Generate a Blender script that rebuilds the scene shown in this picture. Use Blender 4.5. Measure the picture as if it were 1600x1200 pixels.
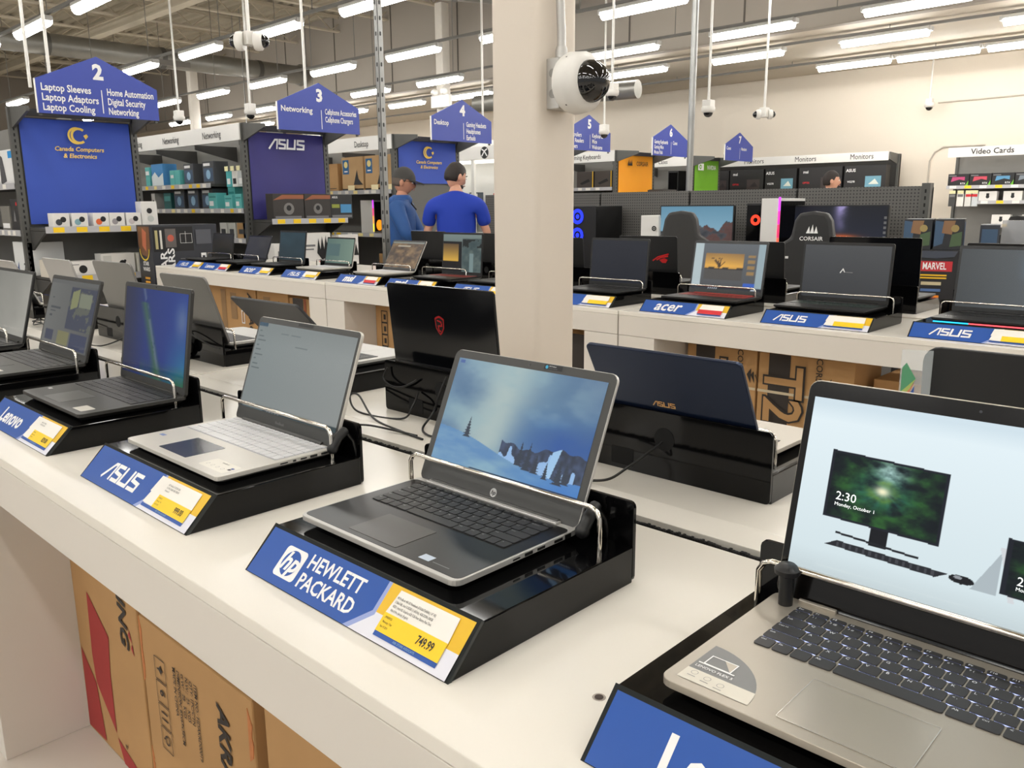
import bpy, bmesh, math, random
import numpy as np
from mathutils import Vector, Matrix
RND = random.Random(7)
for o in list(bpy.data.objects):
    bpy.data.objects.remove(o)
SC = bpy.context.scene
COL = SC.collection
rad = math.radians

# ---------------------------------------------------------------- camera
yaw, pit, rol = rad(43.64), rad(12.007), rad(-.409)
fw = Vector((-math.sin(yaw)*math.cos(pit), math.cos(yaw)*math.cos(pit), -math.sin(pit)))
rt0 = Vector((math.cos(yaw), math.sin(yaw), 0)); up0 = rt0.cross(fw)
rt = rt0*math.cos(rol) + up0*math.sin(rol); up = up0*math.cos(rol) - rt0*math.sin(rol)
cd = bpy.data.cameras.new('camera'); cd.sensor_width = 36; cd.lens = 36*1300/1600
cd.clip_start = .02; cd.clip_end = 200
cam = bpy.data.objects.new('camera', cd); COL.objects.link(cam)
cam.matrix_world = Matrix(((rt.x, up.x, -fw.x, 0), (rt.y, up.y, -fw.y, 0), (rt.z, up.z, -fw.z, 1.32), (0, 0, 0, 1)))
SC.camera = cam
# ---------------------------------------------------------------- world and exposure
W = bpy.data.worlds.new('world'); SC.world = W; W.use_nodes = True
bg = W.node_tree.nodes['Background']
bg.inputs[0].default_value = (1.0, .985, .95, 1); bg.inputs[1].default_value = .46
SC.view_settings.view_transform = 'Standard'; SC.view_settings.look = 'None'
SC.view_settings.exposure = 0; SC.view_settings.gamma = 1; SC.view_settings.use_curve_mapping = False
TUBE = 25.6          # radiance of the lamp diffusers
T = .84              # height of the display tables

# ---------------------------------------------------------------- materials
def lin(c):
    c = c/255.
    return c/12.92 if c <= .04045 else ((c+.055)/1.055)**2.4
def S(r, g, b): return (lin(r), lin(g), lin(b), 1)
MATS = {}
def mat(name, rgb, rough=.5, metal=0, spec=.5, coat=0, var=.05, scale=12, bump=0, emit=0, stretch=None, alpha=1, trans=0):
    if name in MATS: return MATS[name]
    m = bpy.data.materials.new(name); m.use_nodes = True; MATS[name] = m
    nt = m.node_tree; b = nt.nodes['Principled BSDF']
    c = S(*rgb)
    b.inputs['Roughness'].default_value = rough; b.inputs['Metallic'].default_value = metal
    b.inputs['Specular IOR Level'].default_value = spec; b.inputs['Coat Weight'].default_value = coat
    b.inputs['Coat Roughness'].default_value = .04
    if trans: b.inputs['Transmission Weight'].default_value = trans
    if alpha < 1: b.inputs['Alpha'].default_value = alpha
    b.inputs['Base Color'].default_value = c
    if var or bump:
        tc = nt.nodes.new('ShaderNodeTexCoord'); n = nt.nodes.new('ShaderNodeTexNoise')
        n.inputs['Scale'].default_value = scale; n.inputs['Detail'].default_value = 4
        if stretch:
            mp = nt.nodes.new('ShaderNodeMapping'); mp.inputs['Scale'].default_value = stretch
            nt.links.new(tc.outputs['Object'], mp.inputs[0]); nt.links.new(mp.outputs[0], n.inputs['Vector'])
        else: nt.links.new(tc.outputs['Object'], n.inputs['Vector'])
        mx = nt.nodes.new('ShaderNodeMix'); mx.data_type = 'RGBA'
        mx.inputs[6].default_value = tuple(x*(1-var) for x in c[:3]) + (1,)
        mx.inputs[7].default_value = tuple(min(1, x*(1+var)) for x in c[:3]) + (1,)
        nt.links.new(n.outputs['Fac'], mx.inputs[0]); nt.links.new(mx.outputs[2], b.inputs['Base Color'])
        if bump:
            bp = nt.nodes.new('ShaderNodeBump'); bp.inputs['Strength'].default_value = bump; bp.inputs['Distance'].default_value = .01
            nt.links.new(n.outputs['Fac'], bp.inputs['Height']); nt.links.new(bp.outputs[0], b.inputs['Normal'])
    if emit:
        b.inputs['Emission Color'].default_value = c; b.inputs['Emission Strength'].default_value = emit
    return m
def flat(rgb, rough=.5, **k):
    return mat('ink_%d_%d_%d' % rgb + ('_%d' % int(rough*100)), rgb, rough, var=.02, **k)
def glow(rgb, s=1.):
    m = mat('lit_%d_%d_%d_%d' % (rgb + (int(s*10),)), rgb, .4, var=0, emit=s); m.cycles.emission_sampling = 'NONE'
    return m

WHITE = mat('white_laminate', (233, 228, 218), .22, spec=.45, var=.02, scale=3)
WHITE2 = mat('white_fascia', (218, 212, 203), .38, var=.02, scale=3)
BLACKG = mat('black_acrylic', (7, 7, 8), .06, spec=.3, var=.02)
BLACKM = mat('black_plastic', (20, 20, 21), .42, var=.06)
CHROME = mat('chrome', (228, 222, 212), .12, metal=1, var=.02)
STEEL = mat('galvanised_steel', (150, 150, 148), .38, metal=.8, var=.18, scale=8)
GREYM = mat('grey_shelf_metal', (96, 96, 93), .5, var=.05)
GREYD = mat('dark_shelf_metal', (62, 61, 59), .55, var=.05)
CABLE = mat('black_cable', (14, 14, 14), .45, var=.03)
BLUE = mat('blue_print', (38, 85, 168), .3, var=.05, scale=5)
YELL = mat('yellow_print', (232, 186, 40), .35, var=.03)
TAGY = mat('yellow_label', (250, 208, 30), .4, var=.02)
PAPER = mat('white_paper', (240, 236, 228), .5, var=.02)
INKK = flat((30, 30, 32)); INKW = flat((240, 240, 240)); INKG = flat((120, 120, 122))
RED = flat((214, 38, 46)); ORANGE = flat((240, 140, 30)); TEAL = flat((90, 190, 190))
KRAFT = mat('kraft_cardboard', (186, 145, 96), .8, var=.08, scale=9)
KRAFT2 = mat('pale_cardboard', (190, 155, 110), .8, var=.08, scale=9)
ALU = mat('silver_aluminium', (196, 194, 190), .36, metal=.55, var=.02)
ALUW = mat('warm_aluminium', (176, 168, 155), .38, metal=.5, var=.02)
GLASSC = mat('clear_acrylic', (225, 232, 235), .05, var=0, alpha=.25)

# ---------------------------------------------------------------- mesh builder
def rrect(w, h, r, n=4, cx=0, cy=0):
    p = []
    for sx, sy, a0 in ((1, 1, 0), (-1, 1, 90), (-1, -1, 180), (1, -1, 270)):
        for i in range(n+1):
            a = rad(a0 + 90*i/n)
            p.append((cx + sx*(w/2-r) + r*math.cos(a), cy + sy*(h/2-r) + r*math.sin(a)))
    return p
class MB:
    def __init__(s): s.v = []; s.f = []; s.m = []
    def add(s, vs, fs, mi=0):
        b = len(s.v); s.v += [tuple(v) for v in vs]
        for f in fs: s.f.append([b+i for i in f]); s.m.append(mi)
        return s
    def box(s, x0, x1, y0, y1, z0, z1, mi=0):
        return s.add([(x0,y0,z0),(x1,y0,z0),(x1,y1,z0),(x0,y1,z0),(x0,y0,z1),(x1,y0,z1),(x1,y1,z1),(x0,y1,z1)],
                     [(3,2,1,0),(4,5,6,7),(0,1,5,4),(1,2,6,5),(2,3,7,6),(3,0,4,7)], mi)
    def cbox(s, cx, cy, cz, sx, sy, sz, mi=0):
        return s.box(cx-sx/2, cx+sx/2, cy-sy/2, cy+sy/2, cz-sz/2, cz+sz/2, mi)
    def prism(s, poly, axis, a0, a1, mi=0):
        n = len(poly)
        def P(p, a): return (a, p[0], p[1]) if axis == 'x' else (p[0], a, p[1]) if axis == 'y' else (p[0], p[1], a)
        vs = [P(p, a0) for p in poly] + [P(p, a1) for p in poly]
        fs = [list(range(n))[::-1], list(range(n, 2*n))] + [(i, (i+1) % n, n+(i+1) % n, n+i) for i in range(n)]
        return s.add(vs, fs, mi)
    def tube(s, pts, r, n=8, mi=0):
        pts = [Vector(p) for p in pts]; rings = []
        for i, p in enumerate(pts):
            d = (pts[min(i+1, len(pts)-1)] - pts[max(i-1, 0)]).normalized()
            if i == 0: a = d.orthogonal().normalized()
            else:
                a = a - d*a.dot(d)
                a = a.normalized() if a.length > 1e-6 else d.orthogonal().normalized()
            b = d.cross(a); rr = r[i] if isinstance(r, (list, tuple)) else r
            rings.append([p + (a*math.cos(2*math.pi*k/n) + b*math.sin(2*math.pi*k/n))*rr for k in range(n)])
        vs = [v for q in rings for v in q]; m = len(rings)
        fs = [(i*n+k, i*n+(k+1) % n, (i+1)*n+(k+1) % n, (i+1)*n+k) for i in range(m-1) for k in range(n)]
        fs += [list(range(n))[::-1], [(m-1)*n+k for k in range(n)]]
        return s.add(vs, fs, mi)
    def loft(s, rings, mi=0):
        n = len(rings[0][0]); vs = [(x, y, z) for p, z in rings for x, y in p]; m = len(rings)
        fs = [(i*n+k, i*n+(k+1) % n, (i+1)*n+(k+1) % n, (i+1)*n+k) for i in range(m-1) for k in range(n)]
        return s.add(vs, fs + [list(range(n))[::-1], [(m-1)*n+k for k in range(n)]], mi)
    def lathe(s, prof, n=16, mi=0, c=(0, 0, 0), axis='z'):
        vs = []; m = len(prof)
        for r, h in prof:
            for k in range(n):
                a = 2*math.pi*k/n; x, y = r*math.cos(a), r*math.sin(a)
                q = (x, y, h) if axis == 'z' else (h, x, y) if axis == 'x' else (x, h, y)
                vs.append((q[0]+c[0], q[1]+c[1], q[2]+c[2]))
        fs = [(i*n+k, i*n+(k+1) % n, (i+1)*n+(k+1) % n, (i+1)*n+k) for i in range(m-1) for k in range(n)]
        fs += [list(range(n))[::-1], [(m-1)*n+k for k in range(n)]]
        return s.add(vs, fs, mi)
    def ball(s, c, r, nu=14, nv=9, mi=0, fn=None):
        r = r if isinstance(r, (tuple, list)) else (r, r, r); vs = []; fs = []
        for j in range(nv+1):
            t = math.pi*j/nv
            for i in range(nu):
                p = 2*math.pi*i/nu
                q = Vector((math.sin(t)*math.cos(p), math.sin(t)*math.sin(p), math.cos(t)))
                if fn: q = fn(q)
                vs.append((c[0]+q.x*r[0], c[1]+q.y*r[1], c[2]+q.z*r[2]))
        for j in range(nv):
            for i in range(nu): fs.append((j*nu+i, (j+1)*nu+i, (j+1)*nu+(i+1) % nu, j*nu+(i+1) % nu))
        return s.add(vs, fs, mi)
    def mesh(s, name, mats):
        me = bpy.data.meshes.new(name); me.from_pydata(s.v, [], s.f)
        for m in (mats if isinstance(mats, (list, tuple)) else [mats]): me.materials.append(m)
        me.polygons.foreach_set('material_index', s.m); me.update()
        bm = bmesh.new(); bm.from_mesh(me); bmesh.ops.remove_doubles(bm, verts=bm.verts, dist=1e-7)
        bmesh.ops.recalc_face_normals(bm, faces=bm.faces); bm.to_mesh(me); bm.free()
        return me
    def obj(s, name, mats, parent=None, loc=(0, 0, 0), rot=(0, 0, 0), smooth=None, bevel=0, me=None):
        me = me or s.mesh(name, mats)
        if smooth is not None:
            me.shade_smooth()
            if smooth: me.set_sharp_from_angle(angle=rad(smooth))
        o = bpy.data.objects.new(name, me); COL.objects.link(o)
        o.location = loc; o.rotation_euler = rot
        if parent: o.parent = parent
        if bevel:
            b = o.modifiers.new('bevel', 'BEVEL'); b.width = bevel; b.segments = 2; b.limit_method = 'ANGLE'; b.angle_limit = rad(40)
        return o
def share(o, name, parent, loc=(0, 0, 0), rot=(0, 0, 0)):
    c = bpy.data.objects.new(name, o if isinstance(o, bpy.types.Mesh) else o.data); COL.objects.link(c)
    c.parent = parent; c.location = loc; c.rotation_euler = rot
    return c
def tag(o, label, cat, group=None):
    o['label'] = label; o['category'] = cat
    if group: o['group'] = group
    return o
def thing(name, label, cat, loc=(0, 0, 0), rz=0, group=None):
    o = bpy.data.objects.new(name, None); COL.objects.link(o); o.empty_display_size = .05
    o.location = loc; o.rotation_euler = (0, 0, rz)
    return tag(o, label, cat, group)
def struct(o): o['kind'] = 'structure'; return o
def stuff(o): o['kind'] = 'stuff'; return o

# ---------------------------------------------------------------- lettering and flat print
TXT = {}
def text2d(s, size=1., bold=0., shear=0., ax='CENTER', sx=1.):
    k = (s, bold, shear, ax)
    if k not in TXT:
        c = bpy.data.curves.new('lettering', 'FONT'); c.body = s; c.size = 1; c.offset = bold; c.shear = shear
        c.align_x = ax; c.align_y = 'CENTER'; c.resolution_u = 2; c.fill_mode = 'FRONT'
        o = bpy.data.objects.new('lettering', c); me = o.to_mesh()
        TXT[k] = ([(v.co.x, v.co.y) for v in me.vertices], [list(p.vertices) for p in me.polygons])
        o.to_mesh_clear(); bpy.data.objects.remove(o); bpy.data.curves.remove(c)
    v, f = TXT[k]
    return [(x*size*sx, y*size) for x, y in v], f
class Print:
    """flat print on a plane: origin o, axes u (right) and v (up) in the parent's frame"""
    def __init__(s, o=(0, 0, 0), u=(1, 0, 0), v=(0, 0, 1), eps=.0003):
        s.o = Vector(o); s.u = Vector(u).normalized(); s.v = Vector(v).normalized(); s.n = s.u.cross(s.v); s.eps = eps
        s.mb = MB(); s.mats = []; s.k = 0
    def _m(s, m):
        if m not in s.mats: s.mats.append(m)
        return s.mats.index(m)
    def add(s, pts, faces, m, layer=None):
        s.k += .02
        h = s.eps*((layer or 0) + 1) + s.k*s.eps*.1
        s.mb.add([s.o + s.u*x + s.v*y + s.n*h for x, y in pts], faces, s._m(m)); return s
    def poly(s, pts, m, layer=0): return s.add(pts, [list(range(len(pts)))], m, layer)
    def rect(s, x0, y0, x1, y1, m, layer=0): return s.poly([(x0, y0), (x1, y0), (x1, y1), (x0, y1)], m, layer)
    def disc(s, x, y, r, m, layer=0, n=20, ry=None): return s.poly([(x+r*math.cos(2*math.pi*i/n), y+(ry or r)*math.sin(2*math.pi*i/n)) for i in range(n)], m, layer)
    def ring(s, x, y, r0, r1, m, layer=0, n=24, a0=0, a1=360):
        p = []
        for i in range(n+1):
            a = rad(a0+(a1-a0)*i/n); p += [(x+r0*math.cos(a), y+r0*math.sin(a)), (x+r1*math.cos(a), y+r1*math.sin(a))]
        return s.add(p, [(2*i, 2*i+1, 2*i+3, 2*i+2) for i in range(n)], m, layer)
    def text(s, t, x, y, size, m, layer=1, bold=.012, shear=0, ax='CENTER', sx=1., rot=0):
        v, f = text2d(t, size, bold, shear, ax, sx)
        if rot:
            c, q = math.cos(rad(rot)), math.sin(rad(rot)); v = [(a*c-b*q, a*q+b*c) for a, b in v]
        return s.add([(x+a, y+b) for a, b in v], f, m, layer)
    def stroke(s, pts, w, m, layer=1, closed=False):
        q = [Vector(p) for p in pts]; n = len(q); L = []; Rr = []
        for i in range(n):
            a = q[(i-1) % n] if closed or i else None; b = q[(i+1) % n] if closed or i < n-1 else None
            d1 = (q[i]-a).normalized() if a is not None else None; d2 = (b-q[i]).normalized() if b is not None else None
            d1 = d1 or d2; d2 = d2 or d1
            n1 = Vector((-d1.y, d1.x)); n2 = Vector((-d2.y, d2.x)); mm = n1+n2
            mm = mm.normalized() if mm.length > 1e-5 else n1
            k = w/2/max(.35, mm.dot(n1)); L.append(q[i]+mm*k); Rr.append(q[i]-mm*k)
        pts2 = [tuple(p) for p in L+Rr]; e = n if closed else n-1
        return s.add(pts2, [(i, (i+1) % n, n+(i+1) % n, n+i) for i in range(e)], m, layer)
    def obj(s, name, parent, **k): return s.mb.obj(name, s.mats, parent, **k)
def asus_logo(P, x, y, h, m, layer=1):
    """blocky four-letter logo, lower left corner at x, y"""
    w = h*.2; sh = .12
    def st(pts, ww=w): P.stroke([(x+(a+b*sh)*h, y+b*h) for a, b in pts], ww, m, layer)
    st([(0, 0), (.6, .9), (.86, .9)], w*.9); st([(.86, 1.0), (.86, 0)], w*.8)
    st([(1.78, .9), (1.1, .9), (1.1, .54), (1.76, .46), (1.76, .1), (1.06, .1)])
    st([(2.02, 1), (2.02, .1), (2.85, .1), (2.85, 1)])
    st([(3.08, .1), (3.88, .1), (3.88, .46), (3.16, .54), (3.16, .9), (3.94, .9)])
def cc_logo(P, x, y, h, m):
    P.ring(x-.1*h, y, .38*h, .5*h, m, 1, 20, 60, 300); P.ring(x+.05*h, y, .34*h, .48*h, m, 1, 20, 50, 310)
    P.poly([(x+.3*h, y+.02*h), (x+.5*h, y+.12*h), (x+.58*h, y-.02*h), (x+.42*h, y-.2*h)], m, 1)
    P.text('Canada Computers', x, y-.8*h, .36*h, m, 1, .02, .18); P.text('& Electronics', x, y-1.2*h, .36*h, m, 1, .02, .18)

# ---------------------------------------------------------------- screens: a lit picture on a fine grid
def vnoise(u, v, f, seed=0):
    g = np.random.default_rng(seed).random((64, 64))
    x = u*f; y = v*f; xi = np.floor(x).astype(int); yi = np.floor(y).astype(int); a = x-xi; b = y-yi
    a = a*a*(3-2*a); b = b*b*(3-2*b)
    G = lambda i, j: g[i % 64, j % 64]
    return (G(xi, yi)*(1-a)+G(xi+1, yi)*a)*(1-b) + (G(xi, yi+1)*(1-a)+G(xi+1, yi+1)*a)*b
def fbm(u, v, f, seed=0, o=4):
    s = 0; amp = .5
    for i in range(o): s = s + amp*vnoise(u, v, f*2**i, seed+i); amp *= .5
    return s/(1-.5**o)
def mixc(a, b, t):
    t = np.clip(t, 0, 1)[..., None]; return np.asarray(a)*(1-t)+np.asarray(b)*t
def where(m, c, img): return np.where(m[..., None], np.asarray(c, float), img)
SCRM = {}
def scrmat(es=1., rough=.25):
    k = (es, rough)
    if k not in SCRM:
        m = bpy.data.materials.new('lit_screen'); m.use_nodes = True; b = m.node_tree.nodes['Principled BSDF']
        b.inputs['Base Color'].default_value = (.006, .006, .007, 1); b.inputs['Roughness'].default_value = rough; b.inputs['Specular IOR Level'].default_value = .28
        a = m.node_tree.nodes.new('ShaderNodeAttribute'); a.attribute_name = 'picture'
        m.node_tree.links.new(a.outputs['Color'], b.inputs['Emission Color']); b.inputs['Emission Strength'].default_value = es
        m.cycles.emission_sampling = 'NONE'
        SCRM[k] = m
    return SCRM[k]
def screen(parent, w, h, fn, res=120, es=1., rough=.25, loc=(0, 0, 0), rot=(0, 0, 0), name='screen'):
    """picture plane in x (right) and z (up), centred on loc, facing -y"""
    nx = res; ny = max(4, int(res*h/w)); U, V = np.meshgrid(np.linspace(0, 1, nx), np.linspace(0, 1, ny))
    img = np.clip(fn(U, V), 0, 255)/255.
    img = np.where(img <= .04045, img/12.92, ((img+.055)/1.055)**2.4)
    vs = np.stack([(U-.5)*w, U*0, (V-.5)*h], -1).reshape(-1, 3)
    idx = np.arange(nx*ny).reshape(ny, nx)
    fs = np.stack([idx[:-1, :-1], idx[:-1, 1:], idx[1:, 1:], idx[1:, :-1]], -1).reshape(-1, 4)
    me = bpy.data.meshes.new(name); me.from_pydata(vs.tolist(), [], fs.tolist())
    at = me.color_attributes.new('picture', 'FLOAT_COLOR', 'POINT')
    at.data.foreach_set('color', np.concatenate([img.reshape(-1, 3), np.ones((nx*ny, 1))], 1).astype(np.float32).ravel())
    me.materials.append(scrmat(es, rough))
    o = bpy.data.objects.new(name, me); COL.objects.link(o); o.parent = parent; o.location = loc; o.rotation_euler = rot
    return o
# ================================================================ the building
CONC = mat('polished_concrete', (206, 198, 188), .3, var=.1, scale=1.3)
WALLM = mat('cream_wall_paint', (226, 216, 201), .7, var=.015, scale=2)
BULKM = mat('grey_bulkhead_paint', (158, 150, 140), .75, var=.03, scale=1.5)
LOWC = mat('pale_ceiling_paint', (206, 196, 180), .7, var=.02, scale=1)
DECKM = mat('grey_beige_steel_deck', (172, 163, 144), .65, var=.12, scale=3)
BEAMM = mat('beam_paint', (200, 190, 170), .6, var=.06, scale=4)
COLM = mat('column_paint', (218, 207, 193), .55, var=.03, scale=4, bump=.04)
HC, LC, BK, WY, WX = 5.6, 3.72, 11.8, 15.9, -30.
struct(MB().box(WX, 12, -9, WY, -.1, 0).obj('floor', CONC))
struct(MB().box(WX, 12, WY, WY+.2, 0, HC+.3).obj('wall_back', WALLM))
struct(MB().box(WX-.2, WX, -9, WY, 0, HC+.3).obj('wall_left', BULKM))
b = struct(MB().box(WX, 12, BK, BK+.15, LC, HC+.2).obj('wall_bulkhead', BULKM))
me = MB().box(-.012, .012, -.012, 0, LC+.02, HC).mesh('panel_joint', mat('joint_grey', (96, 90, 84), .8))
for i in range(14): share(me, 'panel_joint', b, (-27+2.05*i, BK, 0))
struct(MB().box(WX, 12, BK+.15, WY, LC, LC+.12).obj('ceiling_low', LOWC))
# ribbed roof deck with joists and girders
m = MB(); prof = []; y = -9.
while y < BK:
    prof += [(y, HC), (y+.10, HC), (y+.13, HC-.055), (y+.23, HC-.055)]; y += .26
vs = [(x, a, z) for x in (WX, 12) for a, z in prof]; n = len(prof)
m.add(vs, [(i, i+1, n+i+1, n+i) for i in range(n-1)])
m.box(WX, 12, -9, BK, HC+.06, HC+.12)
roof = struct(m.obj('ceiling', DECKM))
jm = MB().box(-.06, .06, -9, BK, HC-.09, HC-.06).box(-.06, .06, -9, BK, HC-.42, HC-.39).box(-.008, .008, -9, BK, HC-.13, HC-.06)
for i in range(26):
    y = -8.8+.8*i; jm.tube([(0, y, HC-.09), (0, y+.4, HC-.39), (0, y+.8, HC-.09)], .014, 5)
jme = jm.mesh('joist', BEAMM)
for i in range(17): share(jme, 'joist', roof, (-28.6+1.72*i, 0, 0))
gme = MB().box(WX, 12, -.1, .1, HC-.62, HC-.59).box(WX, 12, -.1, .1, HC-.44, HC-.42).box(WX, 12, -.012, .012, HC-.6, HC-.43).mesh('girder', BEAMM)
for y in (-2.5, 2.6, 7.75): share(gme, 'girder', roof, (0, y, 0))

# ---------------------------------------------------------------- tube lights in rows
LAMPM = mat('lamp_diffuser', (255, 253, 248), .5, var=0, emit=TUBE)
HOUS = mat('lamp_housing', (196, 194, 190), .5, var=.03)
LZ = 3.55; LL = 1.16
hme = MB().prism(rrect(.13, .06, .02, 3, 0, .05), 'x', -LL/2-.02, LL/2+.02).mesh('housing', HOUS)
dme = MB().prism([(.066*math.cos(rad(a)), .03+.08*math.sin(rad(a))) for a in range(180, 361, 30)], 'x', -LL/2, LL/2).mesh('diffuser', LAMPM)
cme = MB().box(LL/2+.015, LL/2+.05, -.045, .045, .015, .07).mesh('end_cap', HOUS)
ORD = 'first second third fourth fifth sixth seventh eighth ninth tenth eleventh twelfth thirteenth fourteenth fifteenth sixteenth seventeenth'.split()
RAILM = mat('strut_rail_grey', (120, 118, 114), .5, metal=.4, var=.06)
ROWS = [(-7.3, 'row well behind the near table'), (-5.05, 'far row behind the near table'), (-2.8, 'row behind the near table'), (-.55, 'row over the near edge of the near table'), (1.7, 'row above the aisle by the big column'), (3.95, 'topmost row at the upper left'),
        (6.18, 'row beside the hanging camera pair'), (8.48, 'row well before the grey bulkhead'), (10.6, 'row just before the grey bulkhead'), (12.35, 'row under the pale low ceiling'), (14.25, 'row along the cream back wall')]
for r, (y, where_) in enumerate(ROWS):
    close = r == 10
    step = 1.28 if close else 2.05
    x0 = -26.4 + (0, .1, .05, -.1, .05, -.6, -.63, -.65, -.4, .65, -.5)[r]
    n = 0
    lab = 'white tube light in the ' + where_
    xs = [x0+step*i for i in range(int((8-x0)/step))]; seen = 0
    for x in xs:
        if r == 10 and x < -7 or x < -24.2: continue
        if r < 4 and x < -12: continue
        v = Vector((x+LL/2, y, LZ-1.32)); dpt = v.dot(fw); lab2 = lab
        if dpt > .5 and abs(v.dot(rt)/dpt*1300) < 800 and abs(v.dot(up)/dpt*1300) < 600 and r > 3:
            lab2 = 'white tube light, %s from the left in the %s' % (ORD[seen], where_); seen += 1
        t = thing('tube_light', lab2, 'ceiling light', (x+LL/2, y, LZ), rad(-1.5), 'tube lights of the ' + where_)
        share(hme, 'housing', t); share(dme, 'diffuser', t); share(cme, 'end_cap', t); share(cme, 'end_cap', t, (0, 0, 0), (0, 0, math.pi))
    q = MB().box(-24 if r > 3 else -12, 8, y-.02, y+.02, LZ+.09, LZ+.125)
    top = LC if y > BK else HC
    for i in range(14): 
        x = -23+2.3*i
        if x > (-24 if r > 3 else -12): q.tube([(x, y, LZ+.1), (x, y, top)], .006, 5)
    tag(q.obj('strut_rail', RAILM), 'grey steel strut rail carrying the ' + where_, 'light rail')

# ---------------------------------------------------------------- columns, struts, ducts
cx, cy = -1.885, 2.088
t = thing('square_column', 'thick pale square steel column behind the near laptops', 'column', (cx, cy, 0))
MB().prism(rrect(.2, .206, .03, 5), 'z', 0, 5.1).obj('shaft', COLM, t, smooth=35)
MB().box(-.17, .17, -.17, .17, 0, .02).obj('base_plate', COLM, t)
for (x, y, w, nm) in ((-12.6, 11.35, .2, 'slim white square column standing before the grey bulkhead'), (-20.3, 10.1, .2, 'distant white column left of the hanging camera pair')):
    t = thing('square_column', nm, 'column', (x, y, 0))
    MB().prism(rrect(w, w, .02, 3), 'z', 0, HC-.5).obj('shaft', mat('white_column_paint', (226, 220, 210), .5, var=.03), t, smooth=35)
    MB().box(-.15, .15, -.15, .15, 0, .02).obj('base_plate', COLM, t)
# slotted strut rising from the far island
t = thing('slotted_strut_post', 'galvanised slotted strut post rising from the far table beside the blue-jacketed man', 'post', (-4.86, 3.79, T))
m = MB().box(-.021, .021, -.021, -.018, 0, 4.2).box(.018, .021, -.021, .021, 0, 4.2).box(-.021, -.018, -.021, .021, 0, 4.2)
m.obj('channel', STEEL, t)
sm = MB().prism(rrect(.013, .028, .006, 3), 'y', -.0225, -.0205).mesh('slot', flat((40, 40, 40)))
sm2 = MB().prism(rrect(.013, .028, .006, 3), 'x', .0205, .0225).mesh('slot', flat((40, 40, 40)))
for i in range(36):
    share(sm, 'slot', t, (0, 0, .25+.1*i)); share(sm2, 'slot', t, (0, 0, .25+.1*i))
t = thing('power_pole', 'plain round steel power pole standing behind the pegboard, right of the column', 'post', (-4.72, 7.6, 0))
MB().tube([(0, 0, 0), (0, 0, HC-.06)], .034, 14).obj('tube', STEEL, t, smooth=60)
MB().lathe([(.08, 0), (.08, .012), (.04, .02)], 16).obj('collar', STEEL, t, smooth=40)
# spiral ducts
DUCT = mat('spiral_duct_metal', (138, 136, 130), .4, metal=.6, var=.12, scale=6)
def duct(label, p0, p1, r, n):
    p0, p1 = Vector(p0), Vector(p1); t = thing('spiral_duct', label, 'duct', p0)
    d = p1-p0; MB().tube([(0, 0, 0), d], r, 20).obj('pipe', DUCT, t, smooth=60)
    u = d.normalized()
    for i in range(n):
        c = d*((i+.5)/n); MB().tube([c-u*.05, c+u*.05], r+.012, 20).obj('clamp_ring', mat('duct_band', (96, 94, 90), .5, metal=.4), t, smooth=60)
    for k in (.15, .85): MB().tube([d*k+Vector((0, 0, r)), (d.x*k, d.y*k, HC-.05-p0.z)], .008, 6).obj('hanger_rod', STEEL, t)
    return t
t = duct('long galvanised spiral duct crossing the roof above the first aisle sign', (-17.9, .5, 4.4), (-17.9, 11.6, 4.4), .2, 5)
MB().box(-.2, .2, 7.6, 8.3, -.16, -.05).obj('air_grille', mat('grille_grey', (120, 116, 110), .5), t)
MB().lathe([(.23, -.06), (.25, 0), (.23, .06)], 20, axis='y', c=(0, 11.1, 0)).obj('end_collar', DUCT, t, smooth=40)
duct('short spiral duct end poking out right of the column camera', (-10.3, 10.0, 2.98), (-7.4, 10.45, 2.98), .13, 2)
duct('short spiral duct end beside the third aisle sign', (-17.6, 9.6, 2.75), (-15.8, 10.9, 2.75), .15, 2)
duct('silver duct above the slim white column', (-10.9, 9.2, 4.78), (-9.2, 11.3, 4.64), .2, 2)
# conduit on the back wall
CONDM = mat('wall_conduit', (190, 182, 170), .5, var=.03)
tag(MB().tube([(-5.05, WY-.02, 0), (-5.05, WY-.02, 2.05), (-4.98, WY-.02, 2.2), (-4.85, WY-.02, 2.28), (-4.2, WY-.02, 2.28)], .014, 8).obj('wall_conduit', CONDM), 'thin curved conduit running down the cream back wall between the shelves', 'conduit')
tag(MB().tube([(-5.0, WY-.02, 3.02), (8, WY-.02, 3.1)], .012, 8).obj('wall_conduit', CONDM), 'thin straight conduit crossing the cream back wall at upper right', 'conduit')

# ---------------------------------------------------------------- security cameras
CAMW = mat('camera_white', (225, 222, 216), .4, var=.02)
DOME = mat('camera_dome', (10, 10, 12), .04, spec=.8, var=0)
GALV = mat('galvanised_box', (186, 184, 180), .4, metal=.5, var=.1)
def dome_part(t, c, r, axis=None, rot=(0, 0, 0)):
    h = MB().lathe([(r*.95, 0), (r*1.05, r*.25), (r*1.0, r*.75), (r*.72, r*.95)], 22).obj('housing', CAMW, t, c, rot, smooth=50)
    MB().lathe([(r*.7, r*.85)] + [(r*.72*math.cos(rad(a)), r*.9+r*.72*math.sin(rad(a))) for a in range(0, 91, 15)], 22).obj('dome', DOME, h, smooth=60)
    return h
t = thing('security_camera', 'white dome security camera with black lens on the big square column', 'camera', (-1.785, 2.085, 1.60))
jb = MB().box(0, .05, -.05, .05, .015, .165).obj('junction_box', GALV, t, bevel=.003)
for z in (.06, .12):
    MB().lathe([(.013, 0), (.013, .002)], 14, axis='y', c=(.025, -.052, z)).obj('knockout', mat('knockout_ring', (150, 148, 144), .4, metal=.6), jb)
h = dome_part(t, (.05, 0, .09), .088, rot=(0, rad(90), 0))
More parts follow.
